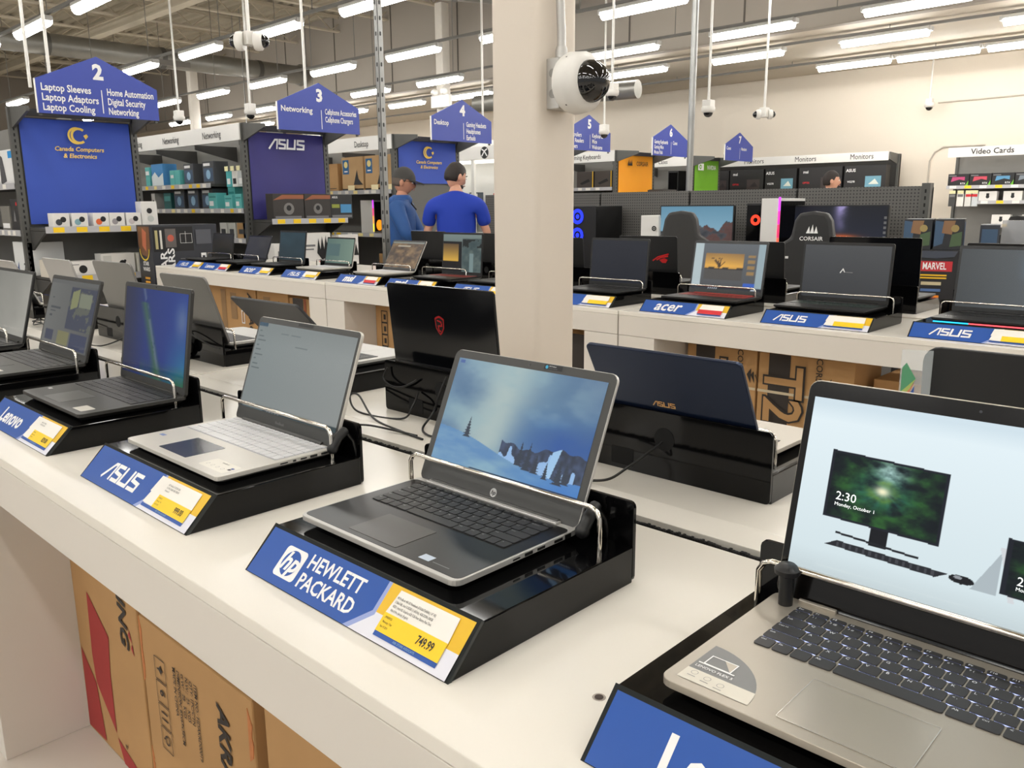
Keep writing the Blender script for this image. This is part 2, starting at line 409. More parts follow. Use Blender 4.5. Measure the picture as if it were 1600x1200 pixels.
for a in (40, 140, 220, 320):
    MB().lathe([(.006, 0), (.006, .004)], 8).obj('screw', BLACKM, h, (.085*math.cos(rad(a)), .085*math.sin(rad(a)), .035))
MB().tube([(.028, -.012, .165), (.028, -.012, .24), (.026, -.02, .4), (.02, -.022, .6), (.018, -.022, 3.3)], .0135, 10).obj('conduit', GALV, t, smooth=60)
MB().lathe([(.019, .165), (.019, .19), (.016, .2)], 12, c=(.028, -.012, 0)).obj('connector', GALV, t, smooth=40)
POLEW = mat('white_pole', (224, 222, 216), .4, var=.02)
def hang_cam(label, p, r=.06, pair=False, box=True):
    t = thing('hanging_camera', label, 'camera', p)
    MB().tube([(0, 0, .05), (0, 0, (LC if p[1] > BK else HC)-p[2])], .014, 8).obj('drop_pole', POLEW, t, smooth=60)
    if pair:
        for s in (-1, 1): dome_part(t, (s*.03, s*.03, 0), r, rot=(rad(90), 0, rad(-45 if s > 0 else 135)) if False else (0, rad(90), rad(43 if s > 0 else 223)))
        MB().cbox(0, 0, .02, .08, .08, .1).obj('junction_box', CAMW, t, bevel=.004)
    else:
        if box: MB().cbox(0, 0, .06, .1, .1, .07).obj('junction_box', CAMW, t, bevel=.005)
        dome_part(t, (0, 0, .03), r, rot=(rad(180), 0, 0))
    return t
hang_cam('pair of white dome cameras hanging back to back near the upper left', (-6.24, 3.6, 2.6), .07, True)
hang_cam('small dome camera on a white drop pole above the first grey shelf header', (-11.1, 5.3, 2.5), .07)
hang_cam('small dome camera on a white drop pole left of the second aisle sign', (-9.48, 5.42, 2.46), .07)
hang_cam('small boxed dome camera on a thin pole right of the column', (-5.72, 7.6, 2.52), .07)
hang_cam('tiny low dome camera on a thin pole right of the column', (-7.2, 9.4, 2.31), .07)
hang_cam('dome camera on a drop pole right of the round power pole', (-4.95, 8.3, 2.34), .07)
hang_cam('small camera pair hanging against the cream back wall', (-4.5, 8.7, 2.28), .05, True)
t = hang_cam('small camera on a bent arm at the cream back wall, upper right', (-5.05, 15.6, 2.97), .08)
t = thing('emergency_light', 'white twin-head emergency light on the slim white column', 'emergency light', (-12.45, 11.22, 3.3))
MB().cbox(0, -.06, 0, .5, .1, .22).obj('body', CAMW, t, bevel=.01)
for s in (-1, 1): MB().lathe([(.03, 0), (.07, .05), (.07, .1)], 14, axis='y', c=(s*.14, -.18, .17)).obj('lamp_head', CAMW, t, smooth=40)
# ================================================================ display tables
def table(label, x0, x1, y0, y1, legs, loc_z=T, th=.113, front=-1):
    t = thing('display_table', label, 'table', ((x0+x1)/2, (y0+y1)/2, 0))
    w = (x1-x0)/2-.004; d = (y1-y0)/2
    MB().box(-w, w, -d, d, T-.02, T, 0).obj('tabletop', WHITE, t, bevel=.0015)
    m = MB().box(-w, w, -d, -d+.02, T-th, T-.021).box(-w, w, d-.02, d, T-th, T-.021).box(-w, -w+.02, -d+.02, d-.02, T-th, T-.021).box(w-.02, w, -d+.02, d-.02, T-th, T-.021)
    m.obj('fascia', WHITE2, t, bevel=.001)
    for s in legs:
        a = -w if s < 0 else w-.2
        MB().box(a, a+.2, -d+.001, d-.001, 0, T-th-.002).obj('leg', WHITE2, t, bevel=.0015)
    return t
NJ = (-2.352, .06)
table('white near display table with the front row of laptops, over kraft boxes', NJ[0], NJ[1], .446, 1.010, (-1, 1))
table('white near display table section at the left edge of the picture', -4.77, NJ[0], .446, 1.010, (-1, 1))
table('white back half of the near table, carrying the navy and black laptops seen from behind', NJ[0], NJ[1], 1.112, 1.66, (-1, 1))
table('white back half of the near table under the grey laptops seen from behind', -4.77, NJ[0], 1.112, 1.66, (-1, 1))
for i, (a, b, nm) in enumerate(((NJ[0], NJ[1], 'right'), (-4.77, NJ[0], 'left'))):
    w2 = {'right': 'behind the three nearest laptops', 'left': 'at the left behind the dark laptops'}[nm]
    t = thing('cable_channel', 'white cable trough with black brush strip ' + w2, 'cable channel', ((a+b)/2, 1.06, 0))
    w = (b-a)/2-.004
    MB().box(-w, w, -.021, .051, T-.09, T+.001).obj('cap_strip', mat('trough_laminate', (226, 221, 211), .3, var=.02), t, bevel=.001)
    br = MB().box(-w, w, -.048, -.042, T-.05, T-.004)
    k = -w
    while k < w-.004:
        hgt = RND.uniform(.001, .0045); br.box(k, k+.004, -.047, -.041, T-.006, T-.001+hgt); k += .0045
    stuff(br.obj('brush_strip', flat((16, 15, 14), .9), t))
FJ = (-7.34, -4.742, -2.33, .08)
nm = ('left end section of the white far table, with the small signs', 'middle section of the white far table, left of the column', 'right section of the white far table, with the larger laptops')
for i in range(3):
    table(nm[i], FJ[i], FJ[i+1], 3.172, 3.74, (-1, 1))
    table('back half of the ' + nm[i].replace('white far table', 'far table').split(',')[0] + ', under laptops seen from behind', FJ[i], FJ[i+1], 3.80, 4.37, (-1, 1))
for x, y in ((-.455, .60), (-.425, .765)):
    t = thing('table_screw_hole', 'small dark screw hole with worn rim in the near tabletop, %s of two' % ('nearer' if y < .7 else 'farther'), 'screw hole', (x, y, T))
    MB().lathe([(.0, .0004), (.0038, .0005), (.0045, .0007)], 14).obj('hole', flat((50, 34, 26)), t)
    MB().lathe([(.0045, .0002), (.0062, .0008), (.0070, .0002)], 14).obj('rim', flat((170, 160, 150)), t)

# ================================================================ laptop stands
def brand(P, kind, x, y, h, W):
    """brand mark, left edge at x, centred on height y, letter height h"""
    if kind == 'asus': asus_logo(P, x, y-h*.5, h, INKW)
    elif kind == 'lenovo': P.text('Lenovo', x, y, h*1.55, INKW, 1, .03, 0, 'LEFT', .92)
    elif kind == 'acer': P.text('acer', x, y+h*.1, h*2.3, INKW, 1, .02, .22, 'LEFT', 1.0)
    elif kind == 'msi': P.text('msi', x, y+h*.05, h*2.1, INKW, 1, .05, .2, 'LEFT', 1.1)
    elif kind == 'hp':
        q = h*1.35
        P.poly(rrect(q*1.12, q, q*.14, 4, x+q*.56, y), INKW, 1)
        P.disc(x+q*.56, y, q*.42, BLUE, 2, 24)
        P.text('hp', x+q*.56, y+q*.02, q*.82, INKW, 3, .03, .3)
        P.text('HEWLETT', x+q*1.3, y+h*.42, h*.86, INKW, 1, .022, 0, 'LEFT', .95)
        P.text('PACKARD', x+q*1.3, y-h*.42, h*.86, INKW, 1, .022, 0, 'LEFT', .95)
def sign(t, w, s, kind, tagk, price='', desc=(), lx=.14, eps=.0003, lh=None):
    """slanted acrylic sign on a stand: s is the slant length"""
    a = math.sqrt(.5)
    MB().prism([(-.004, -.001), (-.001, -.0035), (s*a+.001, s*a-.0005), (s*a-.002, s*a+.003)], 'x', -w/2, w/2).obj('sign_holder', mat('acrylic_edge', (40, 44, 46), .1, var=0), t)
    P = Print((-w/2, -.0047, 0), (1, 0, 0), (0, 1, 1), eps)
    b0 = w*.012; x1 = w*.6
    P.poly([(b0, .002), (x1-w*.05, .002), (x1+w*.03, s*.45), (x1+w*.03, s*.985), (b0, s*.985)], BLUE)
    PALE = flat((150, 165, 215))
    P.poly([(x1-w*.05, .002), (x1-w*.025, .002), (x1+w*.045, s*.4), (x1+w*.045, s*.985), (x1+w*.03, s*.985), (x1+w*.03, s*.45)], PALE)
    P.poly([(x1-w*.025, .002), (w-b0, .002), (w-b0, s*.45), (x1+w*.045, s*.45), (x1+w*.045, s*.4)], flat((226, 226, 236)))
    P.rect(x1+w*.045, s*.45, w-b0, s*.985, YELL)
    P.obj('sign_print', t)
    L = Print((-w/2, -.0047, 0), (1, 0, 0), (0, 1, 1), eps); L.k = .4
    brand(L, kind, w*lx, s*.5, lh or s*.36, w); L.obj('lettering', t)
    G = Print((-w/2, -.0047, 0), (1, 0, 0), (0, 1, 1), eps); G.k = .8
    gx0, gx1 = w*.68, w*.94
    if tagk == 'long': gx0 = w*.60
    if tagk != 'none':
        G.rect(gx0, s*.12, gx1, s*.2, BLUE, 2)
        G.poly([(gx0, s*.5), (gx1, s*.5), (gx1-.002, s*.93), (gx0+w*.012, s*.93)], PAPER, 3)
        col = RED if tagk == 'red' else TAGY
        G.rect(w*.68, s*.2, gx1, s*.52, col, 4)
        if tagk == 'long': G.poly([(w*.60, s*.22), (w*.68, s*.2), (w*.68, s*.94), (w*.625, s*.9)], PAPER, 4)
        for i, ln in enumerate(desc): G.text(ln, w*.695, s*(.8-.075*i), s*.062, INKK, 5, 0, 0, 'LEFT', .62)
        if price: G.text(price, w*.87, s*.36, s*.2, INKK, 5, .02, 0, 'CENTER', .72)
        if desc:
            for i, ln in enumerate(('LPHE000123', 'Warranty 1 Year', 'Nov 19 2019')): G.text(ln, w*.69, s*(.45-.08*i), s*.055, INKK, 5, 0, 0, 'LEFT', .62)
            G.text('ASK STORE ASSOCIATE', (gx0+gx1)/2, s*.16, s*.055, flat((150, 190, 220)), 5, 0, 0, 'CENTER', .9)
    G.obj('price_card', t)
def stand(label, x, y, w=.41, d=.32, rz=0, kind=None, tagk='card', price='', desc=(), bh=.11, sh=.05, rail=True, lx=.14, group=None, back=False, z=T, lh=None, railx=None, tab=False):
    t = thing('laptop_stand', label, 'laptop stand', (x, y, z), rz, group)
    if kind or back:
        MB().prism([(0, 0), (sh, sh), (d, sh), (d, 0)], 'x', -w/2, w/2).obj('riser', BLACKG, t, bevel=.0015)
    MB().prism(rrect(w, bh, .008, 3, 0, bh/2), 'y', d, d+.006).obj('back_panel', BLACKG, t, bevel=.0008)
    if kind: sign(t, w, sh*math.sqrt(2), kind, tagk, price, desc, lx, eps=.0003 if y < 2 else .0012, lh=lh)
    if back:   # seen from behind: cable hole and socket cut-out
        bp = Print((w*.5, d+.006, 0), (-1, 0, 0), (0, 0, 1), .0006)
        bp.disc(w*.5, bh*.6, .021, flat((2, 2, 2), .9), 0, 22)
        bp.obj('cable_hole', t); bp = Print((w*.5, d+.006, 0), (-1, 0, 0), (0, 0, 1), .0006)
        bp.poly(rrect(.05, .033, .002, 2, w*.28, .025), flat((2, 2, 2), .9)); bp.obj('socket_cutout', t)
        MB().box(-w/2, w/2, d-.02, d-.0005, sh, sh+.004).obj('ledge', BLACKM, t)
        if tab:
            MB().box(-w/2-.012, -w/2-.0005, d*.18, d*.18+.012, .012, .04).obj('security_tag', PAPER, t)
            MB().lathe([(.008, 0), (.008, .006), (.005, .008)], 12, axis='x', c=(-w/2-.008, d*.3, .028)).obj('key_lock', CHROME, t, smooth=40)
    if rail:
        rx = (railx or w*.5-.02); yy = d-.045; r0 = .0035
        pts = [(-rx, yy, sh), (-rx, yy, sh+.045), (-rx+.005, yy, sh+.054), (-rx+.014, yy, sh+.058), (rx-.014, yy, sh+.058), (rx-.005, yy, sh+.054), (rx, yy, sh+.045), (rx, yy, sh)]
        MB().tube(pts, r0, 8).obj('guard_rail', CHROME, t, smooth=60)
    return t
# ================================================================ laptops
KEYROWS = [  # key widths in units, front row first
    [1, 1, 1, 1.25, 5.2, 1.25, 1.1, 1, 1, 1], [2.1, 1, 1, 1, 1, 1, 1, 1, 1, 1, 1, 2.6], [1.7, 1, 1, 1, 1, 1, 1, 1, 1, 1, 1, 1, 1.9],
    [1.4, 1, 1, 1, 1, 1, 1, 1, 1, 1, 1, 1, 1, 1.3], [1, 1, 1, 1, 1, 1, 1, 1, 1, 1, 1, 1, 1, 1.7], [1]*15]
LEG = [['', 'Fn', '', 'Alt', '', 'Alt', 'Ctrl', '<', '', '>'], ['Shift'] + list('ZXCVBNM') + ['< ,', '> .', '? /', 'Shift'], ['Caps Lk'] + list('ASDFGHJKL') + [': ;', '" \'', 'Enter'],
       ['Tab'] + list('QWERTYUIOP') + ['{ [', '} ]', '| \\'], ['~ `', '1 !', '2 @', '3 #', '4 $', '5 %', '6 ^', '7 &', '8 *', '9 (', '0 )', '_ -', '+ =', 'Backspace'], ['Esc'] + ['F%d' % i for i in range(1, 13)] + ['Ins', 'Del']]
LEG[0][0] = 'Ctrl'
def laptop(label, x, y, z, w, d, rz=0, th=.018, lid=None, ang=15, deck=None, lidm=None, bez=None, keym=None, img=None, es=1., res=60, keys='lo', bz=(.012, .02, .03), kb=(.86, .42, .93), pad=(.30, .34, 0), legend=None, glowk=None, padm=None, r=.009, lt=.007, hinge=True, group=None, rough=.25, numpad=False, keyd=None):
    """x, y, z: front centre of the base on its stand; lid: lid height; ang: lid lean from vertical"""
    deck = deck or BLACKM; lidm = lidm or deck; bez = bez or mat('screen_bezel', (24, 25, 26), .3, var=.03); keym = keym or mat('black_keys', (22, 22, 23), .45, var=.04)
    lid = lid or d*.97
    t = thing('laptop', label, 'laptop', (x, y, z), rz, group)
    base = MB().loft([(rrect(w-.026, d-.022, r, 4, 0, d/2), .002), (rrect(w-.004, d-.004, r, 4, 0, d/2), th-.0085), (rrect(w, d, r, 4, 0, d/2), th-.007), (rrect(w, d, r, 4, 0, d/2), th-.0006), (rrect(w-.0012, d-.0012, r, 4, 0, d/2), th)]).obj('base', deck, t)
    for sx in (-1, 1):
        for yy in (.02, d-.02): MB().box(sx*(w/2-.04)-.008, sx*(w/2-.04)+.008, yy-.004, yy+.004, 0, .0025).obj('rubber_foot', BLACKM, base)
    kw, kd, ky = w*kb[0], d*kb[1], d*kb[2]     # keyboard width, depth, far edge
    rows = KEYROWS; h = kd/len(rows)
    km = MB(); hs = []; yy = ky-kd
    LP = Print((0, 0, th+.0013), (1, 0, 0), (0, 1, 0), .0001)
    GL = Print((0, 0, th), (1, 0, 0), (0, 1, 0), .0003)
    for ri, row in enumerate(rows):
        hh = h*1.12 if ri == 0 else h*1.1 if ri < 5 else h*.5
        if numpad: row = row + [1]*4 if ri else row + [1.2]*4
        tot = sum(row); ux = kw/tot; xx = -kw/2
        for ci, kwid in enumerate(row):
            a, b = xx+.0009, xx+kwid*ux-.0009; c, e = yy+.0009, yy+hh-.0009
            if keys == 'hi':
                MB().prism(rrect(b-a, e-c, .0022, 2, (a+b)/2, (c+e)/2), 'z', th, th+.0013).obj('key', keym, base)
            else: km.box(a, b, c, e, th, th+.0012)
            if glowk and ri: GL.rect(a+.001, c-.0011, b-.001, c+.0003, glowk)
            if legend and ri < len(LEG) and ci < len(LEG[ri]) and LEG[ri][ci]:
                s_ = LEG[ri][ci]; sz = .0052 if len(s_) == 1 else .0042 if len(s_) < 4 else .0032
                LP.text(s_, a+.0022, e-.0042 if ri < 5 else (c+e)/2, sz, legend, 1, .01, 0, 'LEFT')
            xx += kwid*ux
        yy += hh
    if keys != 'hi': stuff(km.obj('keyboard', keym, base))
    if legend: stuff(LP.obj('key_legends', base))
    if glowk: stuff(GL.obj('key_backlight', base))
    if keyd:
        P = Print((0, 0, th), (1, 0, 0), (0, 1, 0), .00012); P.rect(-kw/2-.002, ky-kd-.002, kw/2+.002, ky+.003, keyd); P.obj('keyboard_well', base)
    px = pad[2]*w; pw, pdp = w*pad[0], d*pad[1]
    MB().prism(rrect(pw, pdp, .002, 2, px, (ky-kd-.012+.006)/2), 'z', th-.0005, th+.0003).obj('touchpad', padm or deck, base)
    L = MB().box(0, 0, 0, 0, 0, 0); L = MB().prism(rrect(w, lid, r, 4, 0, lid/2), 'y', 0, lt).obj('lid', lidm, t, (0, d-.006, th-.002), (rad(-ang), 0, 0), bevel=.0014)
    B = MB().prism(rrect(w-.0022, lid-.0022, r-.001, 4, 0, lid/2), 'y', -.0006, .0002).obj('bezel', bez, L)
    if img is not None:
        sw, sh_ = w-2*bz[0], lid-bz[1]-bz[2]
        s = screen(L, sw, sh_, img, res, es, rough, (0, -.0011, bz[2]+sh_/2))
    MB().lathe([(.0014, 0), (.0014, -.0012)], 10, axis='y', c=(0, -.0004, lid-bz[1]*.5)).obj('webcam', flat((60, 62, 66), .2), L)
    if hinge:
        MB().tube([(-w*.4, d-.006, th), (w*.4, d-.006, th)], .005, 8).obj('hinge', bez, t, smooth=60)
    return t, base, L
# ================================================================ pictures on the near screens
def base_img(u, c): return np.zeros(u.shape+(3,)) + np.asarray(c, float)
def tree(img, u, v, cx, by, h, w, c, seed=0):
    t = (v-by)/h; jag = .25*np.sin(t*46)+.15*np.sin(t*83+1)
    m = (t > 0) & (t < 1) & (np.abs(u-cx) < w*(1-t)*(.75+jag))
    return where(m, c, img)
def taskbar(img, u, v, h=.045, c=(30, 36, 48)):
    img = where(v < h, c, img)
    for k in range(5): img = where((np.abs(u-.26-.028*k) < .006) & (np.abs(v-h/2) < h*.22), (190, 200, 210), img)
    return where((u > .86) & (u < .97) & (np.abs(v-h/2) < h*.2) & (np.sin(u*420) > 0), (190, 200, 210), img)
def img_snow(u, v):
    n = fbm(u*1.2+.1, v*1.4, 3, 3); img = mixc((64, 98, 134), (112, 146, 168), n*1.3-.15)
    img = mixc(img, (164, 182, 180), np.exp(-((u-.36-.15*(v-.5)+.16*(n-.5))/.19)**2)*.95)
    img = mixc(img, (138, 168, 176), np.clip((n-.52)*3.2, 0, 1)*np.clip((.75-np.abs(u-.55))*1.6, 0, 1))
    img = mixc(img, (62, 86, 126), np.clip((u-.7)*2.2, 0, 1)*np.clip((v-.35)*1.6, 0, 1)*.75)
    img = mixc(img, (22, 72, 150), np.exp(-((v-.40)/.2)**2)*np.clip((u-.42)*2.2, 0, .85)*(.5+n))
    ridge = .33+.02*np.sin(u*17)+.05*np.clip((u-.62)*2.6, 0, 1)+.012*np.sin(u*61)
    forest = (v < ridge) & (u > .46); img = np.where(forest[..., None], mixc((26, 38, 58), (54, 72, 104), vnoise(u, v*.5, 50, 15)), img)
    slope = .30+.05*np.sin(u*9+1)-.17*np.clip(u-.5, 0, 1)
    wht = .65*vnoise(u, v*.3, 34, 11)+.35*fbm(u, v, 9, 12)
    img = where(forest & (wht > .62) & (u < .97) & (v < ridge-.03), (140, 178, 220), img)
    img = where(forest & (np.abs(u-.8-.12*(v-.2)) < .022), (150, 190, 226), img)
    sn = (v < .36-.28*u+.02*np.sin(u*8)) | (v < .13+.02*np.sin(u*14))
    img = where(sn, (0, 0, 0), img); s2 = mixc((84, 130, 176), (136, 172, 186), np.clip(fbm(u, v*2, 5, 20)*1.4-.2-(v*.8), 0, 1))
    s2 = mixc(s2, (40, 108, 190), np.clip((u-.5)*2, 0, .8)*np.clip(1-v*2, 0, 1))
    img = np.where(sn[..., None], s2, img)
    for cx, by, h, w in ((.21, .30, .19, .028), (.60, .17, .22, .028), (.655, .15, .24, .03), (.71, .14, .17, .03), (.86, .1, .2, .035), (.9, .12, .18, .03), (.78, .12, .15, .02)): img = tree(img, u, v, cx, by, h, w, (30, 44, 62))
    img = where((u > .29) & (v < .05), (34, 44, 66), img)
    for k in range(3): img = where((np.abs(u-.335-.03*k) < .006) & (np.abs(v-.025) < .011), (190, 200, 210), img)
    img = where((u > .80) & (u < .97) & (np.abs(v-.025) < .008) & (np.sin(u*420) > 0), (190, 200, 210), img)
    img = where((u > .015) & (u < .05) & (v > .955) & (v < .985), (60, 90, 150), img)
    return img
def img_files(u, v):
    img = mixc((150, 166, 168), (188, 194, 192), .5+.5*(u-.3)+.3*(.5-v)); img = mixc(img, (140, 150, 150), np.clip((v-.75)*1.5, 0, .4))
    img = where((v > .955) & (u < .1), (40, 90, 120), img)
    for k in range(9): img = where((u > .02) & (u < .05+.03*((k*7) % 3)) & (np.abs(v-.9+.055*k) < .006), (110, 124, 128), img)
    for cx, cy, l in ((.3, .9, .04), (.42, .9, .05), (.55, .86, .03), (.5, .78, .06), (.85, .86, .06)): img = where((np.abs(u-cx) < l) & (np.abs(v-cy) < .004), (128, 142, 146), img)
    img = where(v < .05, (74, 92, 98), img); img = where((v < .045) & (u < .26) & (u > .03), (118, 142, 150), img)
    for k in range(5): img = where((np.abs(u-.31-.03*k) < .007) & (np.abs(v-.024) < .012), (200, 205, 206), img)
    return img
def img_devices(u, v):
    img = mixc((206, 222, 226), (232, 246, 252), .25+.75*v); img = mixc(img, (196, 216, 228), np.clip((v-.88)*6, 0, .55))
    img = mixc(img, (190, 202, 205), np.clip((.16-v)*4, 0, .6))
    def forest(cx, cy, w, h, sh, im):
        a = (u-cx)/w; b = (v-cy-sh*(u-cx))/h
        ins = (np.abs(a) < .5) & (np.abs(b) < .5)
        g = np.sqrt((a*1.1+.02)**2+(b-.05)**2); n = fbm(a*1.3+3, b*1.3+3, 7, 31)
        p = mixc((14, 28, 30), (44, 92, 44), n*2.2-.65); p = mixc(p, (34, 104, 104), np.clip(.9-g*2.4, 0, 1)*np.clip(n*1.7-.2, 0, 1))
        ang = np.arctan2(b-.05, a); p = mixc(p, (60, 140, 140), np.clip(np.sin(ang*13)*.5, 0, 1)*np.clip(.7-g*1.7, 0, 1)*(b < .05))
        p = mixc(p, (196, 232, 232), np.exp(-((a-.03)/.14)**2-((b-.36)/.17)**2)*np.clip(n*2.2-.35, 0, 1)); p = mixc(p, (250, 246, 206), np.exp(-(g/.08)**2))
        p = mixc(p, (120, 150, 50), np.exp(-((g-.13)/.05)**2)*.6*np.clip(n*2-.5, 0, 1)); p = mixc(p, (10, 18, 26), np.clip((np.abs(a)-.36)*7, 0, .85)*np.clip(1.3-n, 0, 1))
        im = where((np.abs(a) < .53) & (np.abs(b) < .535), (26, 30, 40), im)
        return np.where(ins[..., None], p, im)
    # stand, keyboard and mouse of the pictured desktop
    img = where((np.abs(u-.275) < .028) & (v > .25) & (v < .36), (20, 22, 28), img)
    img = where((np.abs(v-.262+.1*(u-.27)) < .006) & (np.abs(u-.27) < .13), (30, 32, 38), img)
    kb = (v-.205+.06*(u-.3)); img = where((np.abs(kb) < .018) & (u > .13+kb) & (u < .47+kb), (38, 40, 46), img)
    img = where((np.abs(kb) < .012) & (u > .14) & (u < .46) & (np.sin(u*300) > .4), (66, 68, 74), img)
    img = where(((u-.525)/.035)**2+((v-.2)/.022)**2 < 1, (24, 25, 30), img); img = where(((u-.515)/.012)**2+((v-.208)/.008)**2 < 1, (150, 154, 160), img)
    img = forest(.27, .53, .34, .35, -.045, img)
    img = where((u > .545) & (u < .66) & (v < .16+.23+(u-.62)*3.2*(u < .62)) & (v > .17) & (u < .62+0*v), (176, 188, 194), img)
    img = where((np.abs(u-.62-.04*(.4-v)/.25) < .008) & (v > .15) & (v < .405), (214, 218, 222), img)
    img = forest(.86, .30, .44, .26, -.10, img)
    return img
def img_blue(u, v):
    img = mixc((20, 40, 100), (24, 66, 170), .3+u*.7); img = mixc(img, (36, 42, 78), np.clip(.36-u, 0, 1)*2.6)
    n = fbm(u, v, 5, 41)
    d = u-.44+.32*(v-.5); img = mixc(img, (66, 116, 92), np.clip(1-np.abs(d)/.09, 0, 1)*(v < .85)*.9)
    img = mixc(img, (150, 160, 180), np.clip(1-np.abs(d-.03)/.035, 0, 1)*.6*(n > .45))
    img = mixc(img, (30, 130, 180), np.clip((u-.66)*3.5, 0, 1)*np.clip(.62-v, 0, 1)*2.2); img = mixc(img, (126, 150, 190), np.exp(-((u-.93)/.1)**2-((v-.7)/.2)**2)*.7)
    img = mixc(img, (44, 110, 62), np.clip(.22-v, 0, 1)*4*(u > .3)*n*1.4); return img*.74
def img_settings(u, v):
    img = base_img(u, (118, 120, 118)); img = mixc(img, (92, 94, 94), u)
    dark = (u > .47) & (v > .3) & (v < .92); img = where(dark, (64, 70, 88), img)
    n = fbm(u, v, 6, 8); img = where(dark & (n > .62), (96, 100, 92), img); img = where((np.abs(u-.8) < .12) & (np.abs(v-.74) < .1), (132, 138, 118), img); img = where((np.abs(u-.58) < .07) & (np.abs(v-.74-.4*(u-.58)) < .13), (142, 146, 104), img)
    for k, (y, l) in enumerate(((.72, .04), (.58, .22), (.52, .12), (.45, .06))): img = where((u > .08) & (u < .08+l) & (np.abs(v-y) < .012), (72, 78, 84), img)
    img = where((v < .24) & (v > .08) & (u > .06) & (u < .24), (66, 72, 92), img); img = where((v < .26) & (v > .06) & (u > .34) & (u < .58), (132, 130, 92), img); img = where((v < .26) & (v > .02) & (u > .62) & (u < .96), (58, 66, 94), img)
    return where(v > .95, (104, 106, 106), img)*.84
def img_gray(u, v): return mixc((120, 120, 114), (160, 158, 150), u*.6+.4*fbm(u, v, 3, 5)-.3*(v-.5))

# ================================================================ front row on the near table
SILV = mat('silver_white_deck', (208, 204, 196), .35, metal=.25, var=.02)
DARKD = mat('dark_grey_deck', (58, 57, 55), .4, metal=.3, var=.04)
HPD = mat('black_brushed_deck', (33, 32, 31), .28, metal=.4, var=.06, scale=60, stretch=(.05, 1, 1))
SILK = mat('silver_keys', (214, 214, 216), .4, var=.02)
DKK = mat('charcoal_keys', (48, 47, 48), .45, var=.03)
HPK = mat('soft_black_keys', (44, 44, 45), .5, var=.04)
BEZD = mat('dark_bezel', (52, 52, 50), .38, var=.03)
BEZG = mat('gloss_black_bezel', (16, 14, 13), .12, var=.02)
Y0 = .515; LZ0 = T+.051
HPDESC = ('HP ProBook 440 G5 Notebook (3TA26UT#ABA) | 14" HD', '(1366x768), Intel i5-8250U (1.60GHz), 4GB DDR4, 500GB', 'HDD | Intel HD Graphics 620, 9.26 Hour Battery Run Time,', 'Win10 Pro (64-bit) (English)')
stand('black laptop stand with the blue sign in two lines of white capitals, priced 749.99', -.7875, Y0, .41, kind='hp', price='749.99', desc=HPDESC, lx=.135, lh=.0315)
t, base, L = laptop('black and silver laptop showing a snowy mountain picture, nearest the centre', -.805, .583, LZ0, .318, .222, lid=.213, ang=24, deck=ALU, lidm=ALU, bez=BEZD, keym=HPK, img=img_snow, res=300, keys='hi', bz=(.013, .0135, .031), kb=(.84, .43, .90), pad=(.31, .31, -.05), th=.017, legend=flat((150, 150, 150)), padm=mat('hp_touchpad', (66, 63, 60), .3, metal=.3, var=.03), r=.012, lt=.0052)
dk = MB().prism(rrect(.312, .2, .009, 4, 0, .106), 'z', .0168, .0173).obj('palm_deck', HPD, base)
for o in base.children:
    if o.name.startswith(('key', 'touchpad')): o.location.z += .0004
MB().cbox(0, .2115, .0175, .262, .011, .005).obj('hinge_bar', ALU, base, bevel=.001)
P = Print((0, 0, .0173), (1, 0, 0), (0, 1, 0), .0002)
P.poly([(.075, .016), (.094, .016), (.094, .029), (.075, .029)], flat((186, 198, 214))); P.obj('processor_sticker', base)
P = Print((0, 0, .0173), (1, 0, 0), (0, 1, 0), .0002); P.rect(-.128, .194, -.112, .1965, flat((190, 195, 200))); P.rect(.099, .018, .128, .0195, INKG); stuff(P.obj('palm_print', base))
P = Print((0, -.0006, 0), (1, 0, 0), (0, 0, 1), .0004); P.disc(0, .0135, .0065, flat((205, 205, 205))); P.text('hp', 0, .0135, .009, BEZD, 1, .03, .3)
P.rect(.028, .2035, .062, .2105, flat((18, 20, 24)), 0); P.disc(.0335, .207, .0026, flat((60, 170, 210)), 1); P.text('HP ProBook', .0375, .2085, .0026, INKW, 1, 0, 0, 'LEFT'); P.text('14 inch notebook', .0375, .2055, .0022, INKG, 1, 0, 0, 'LEFT'); P.obj('lid_print', L)['kind'] = 'stuff'
def ports(base, w, th, specs):
    for y, l, h in specs:
        MB().box(w/2-.002, w/2+.0006, y-l/2, y+l/2, th-.0042-h*.33, th-.0042+h*.33).obj('port', flat((12, 12, 12), .3), base)
ports(base, .318, .017, ((.10, .012, .003), (.122, .014, .006), (.145, .014, .005), (.178, .016, .0055), (.197, .012, .009)))

stand('black laptop stand with white angular logo sign, under the silver laptop', -1.38, Y0, .425, kind='asus', tagk='long', price='999.00', desc=('ASUS VivoBook S15 (S532FA-DB55)', '15.6 FHD, i5-8265U, 8GB, 512GB SSD', 'Windows 10'), lx=.17, lh=.034)
t, base, L = laptop('silver laptop with dark touchpad and pale file window on screen', -1.372, .583, LZ0, .345, .225, lid=.213, ang=20, deck=SILV, lidm=SILV, bez=BEZD, keym=SILK, img=img_files, res=160, es=.47, keys='hi', bz=(.006, .012, .028), kb=(.92, .45, .95), pad=(.30, .33, -.06), padm=mat('dark_screen_pad', (38, 42, 52), .2, var=.03), th=.016, keyd=flat((168, 168, 172), .4), legend=flat((235, 235, 240)), numpad=True)
P = Print((0, 0, .016), (1, 0, 0), (0, 1, 0), .0002); P.poly(rrect(.082, .036, .004, 3, .118, .034), flat((226, 222, 212))); P.rect(.148, .036, .156, .041, flat((70, 90, 150)), 1); P.rect(.148, .03, .156, .035, INKK, 1); P.rect(-.152, .052, -.134, .06, flat((120, 140, 190)))
for k in range(4): P.ring(.09+.016*k, .028, .003, .0035, INKG, 1, 10)
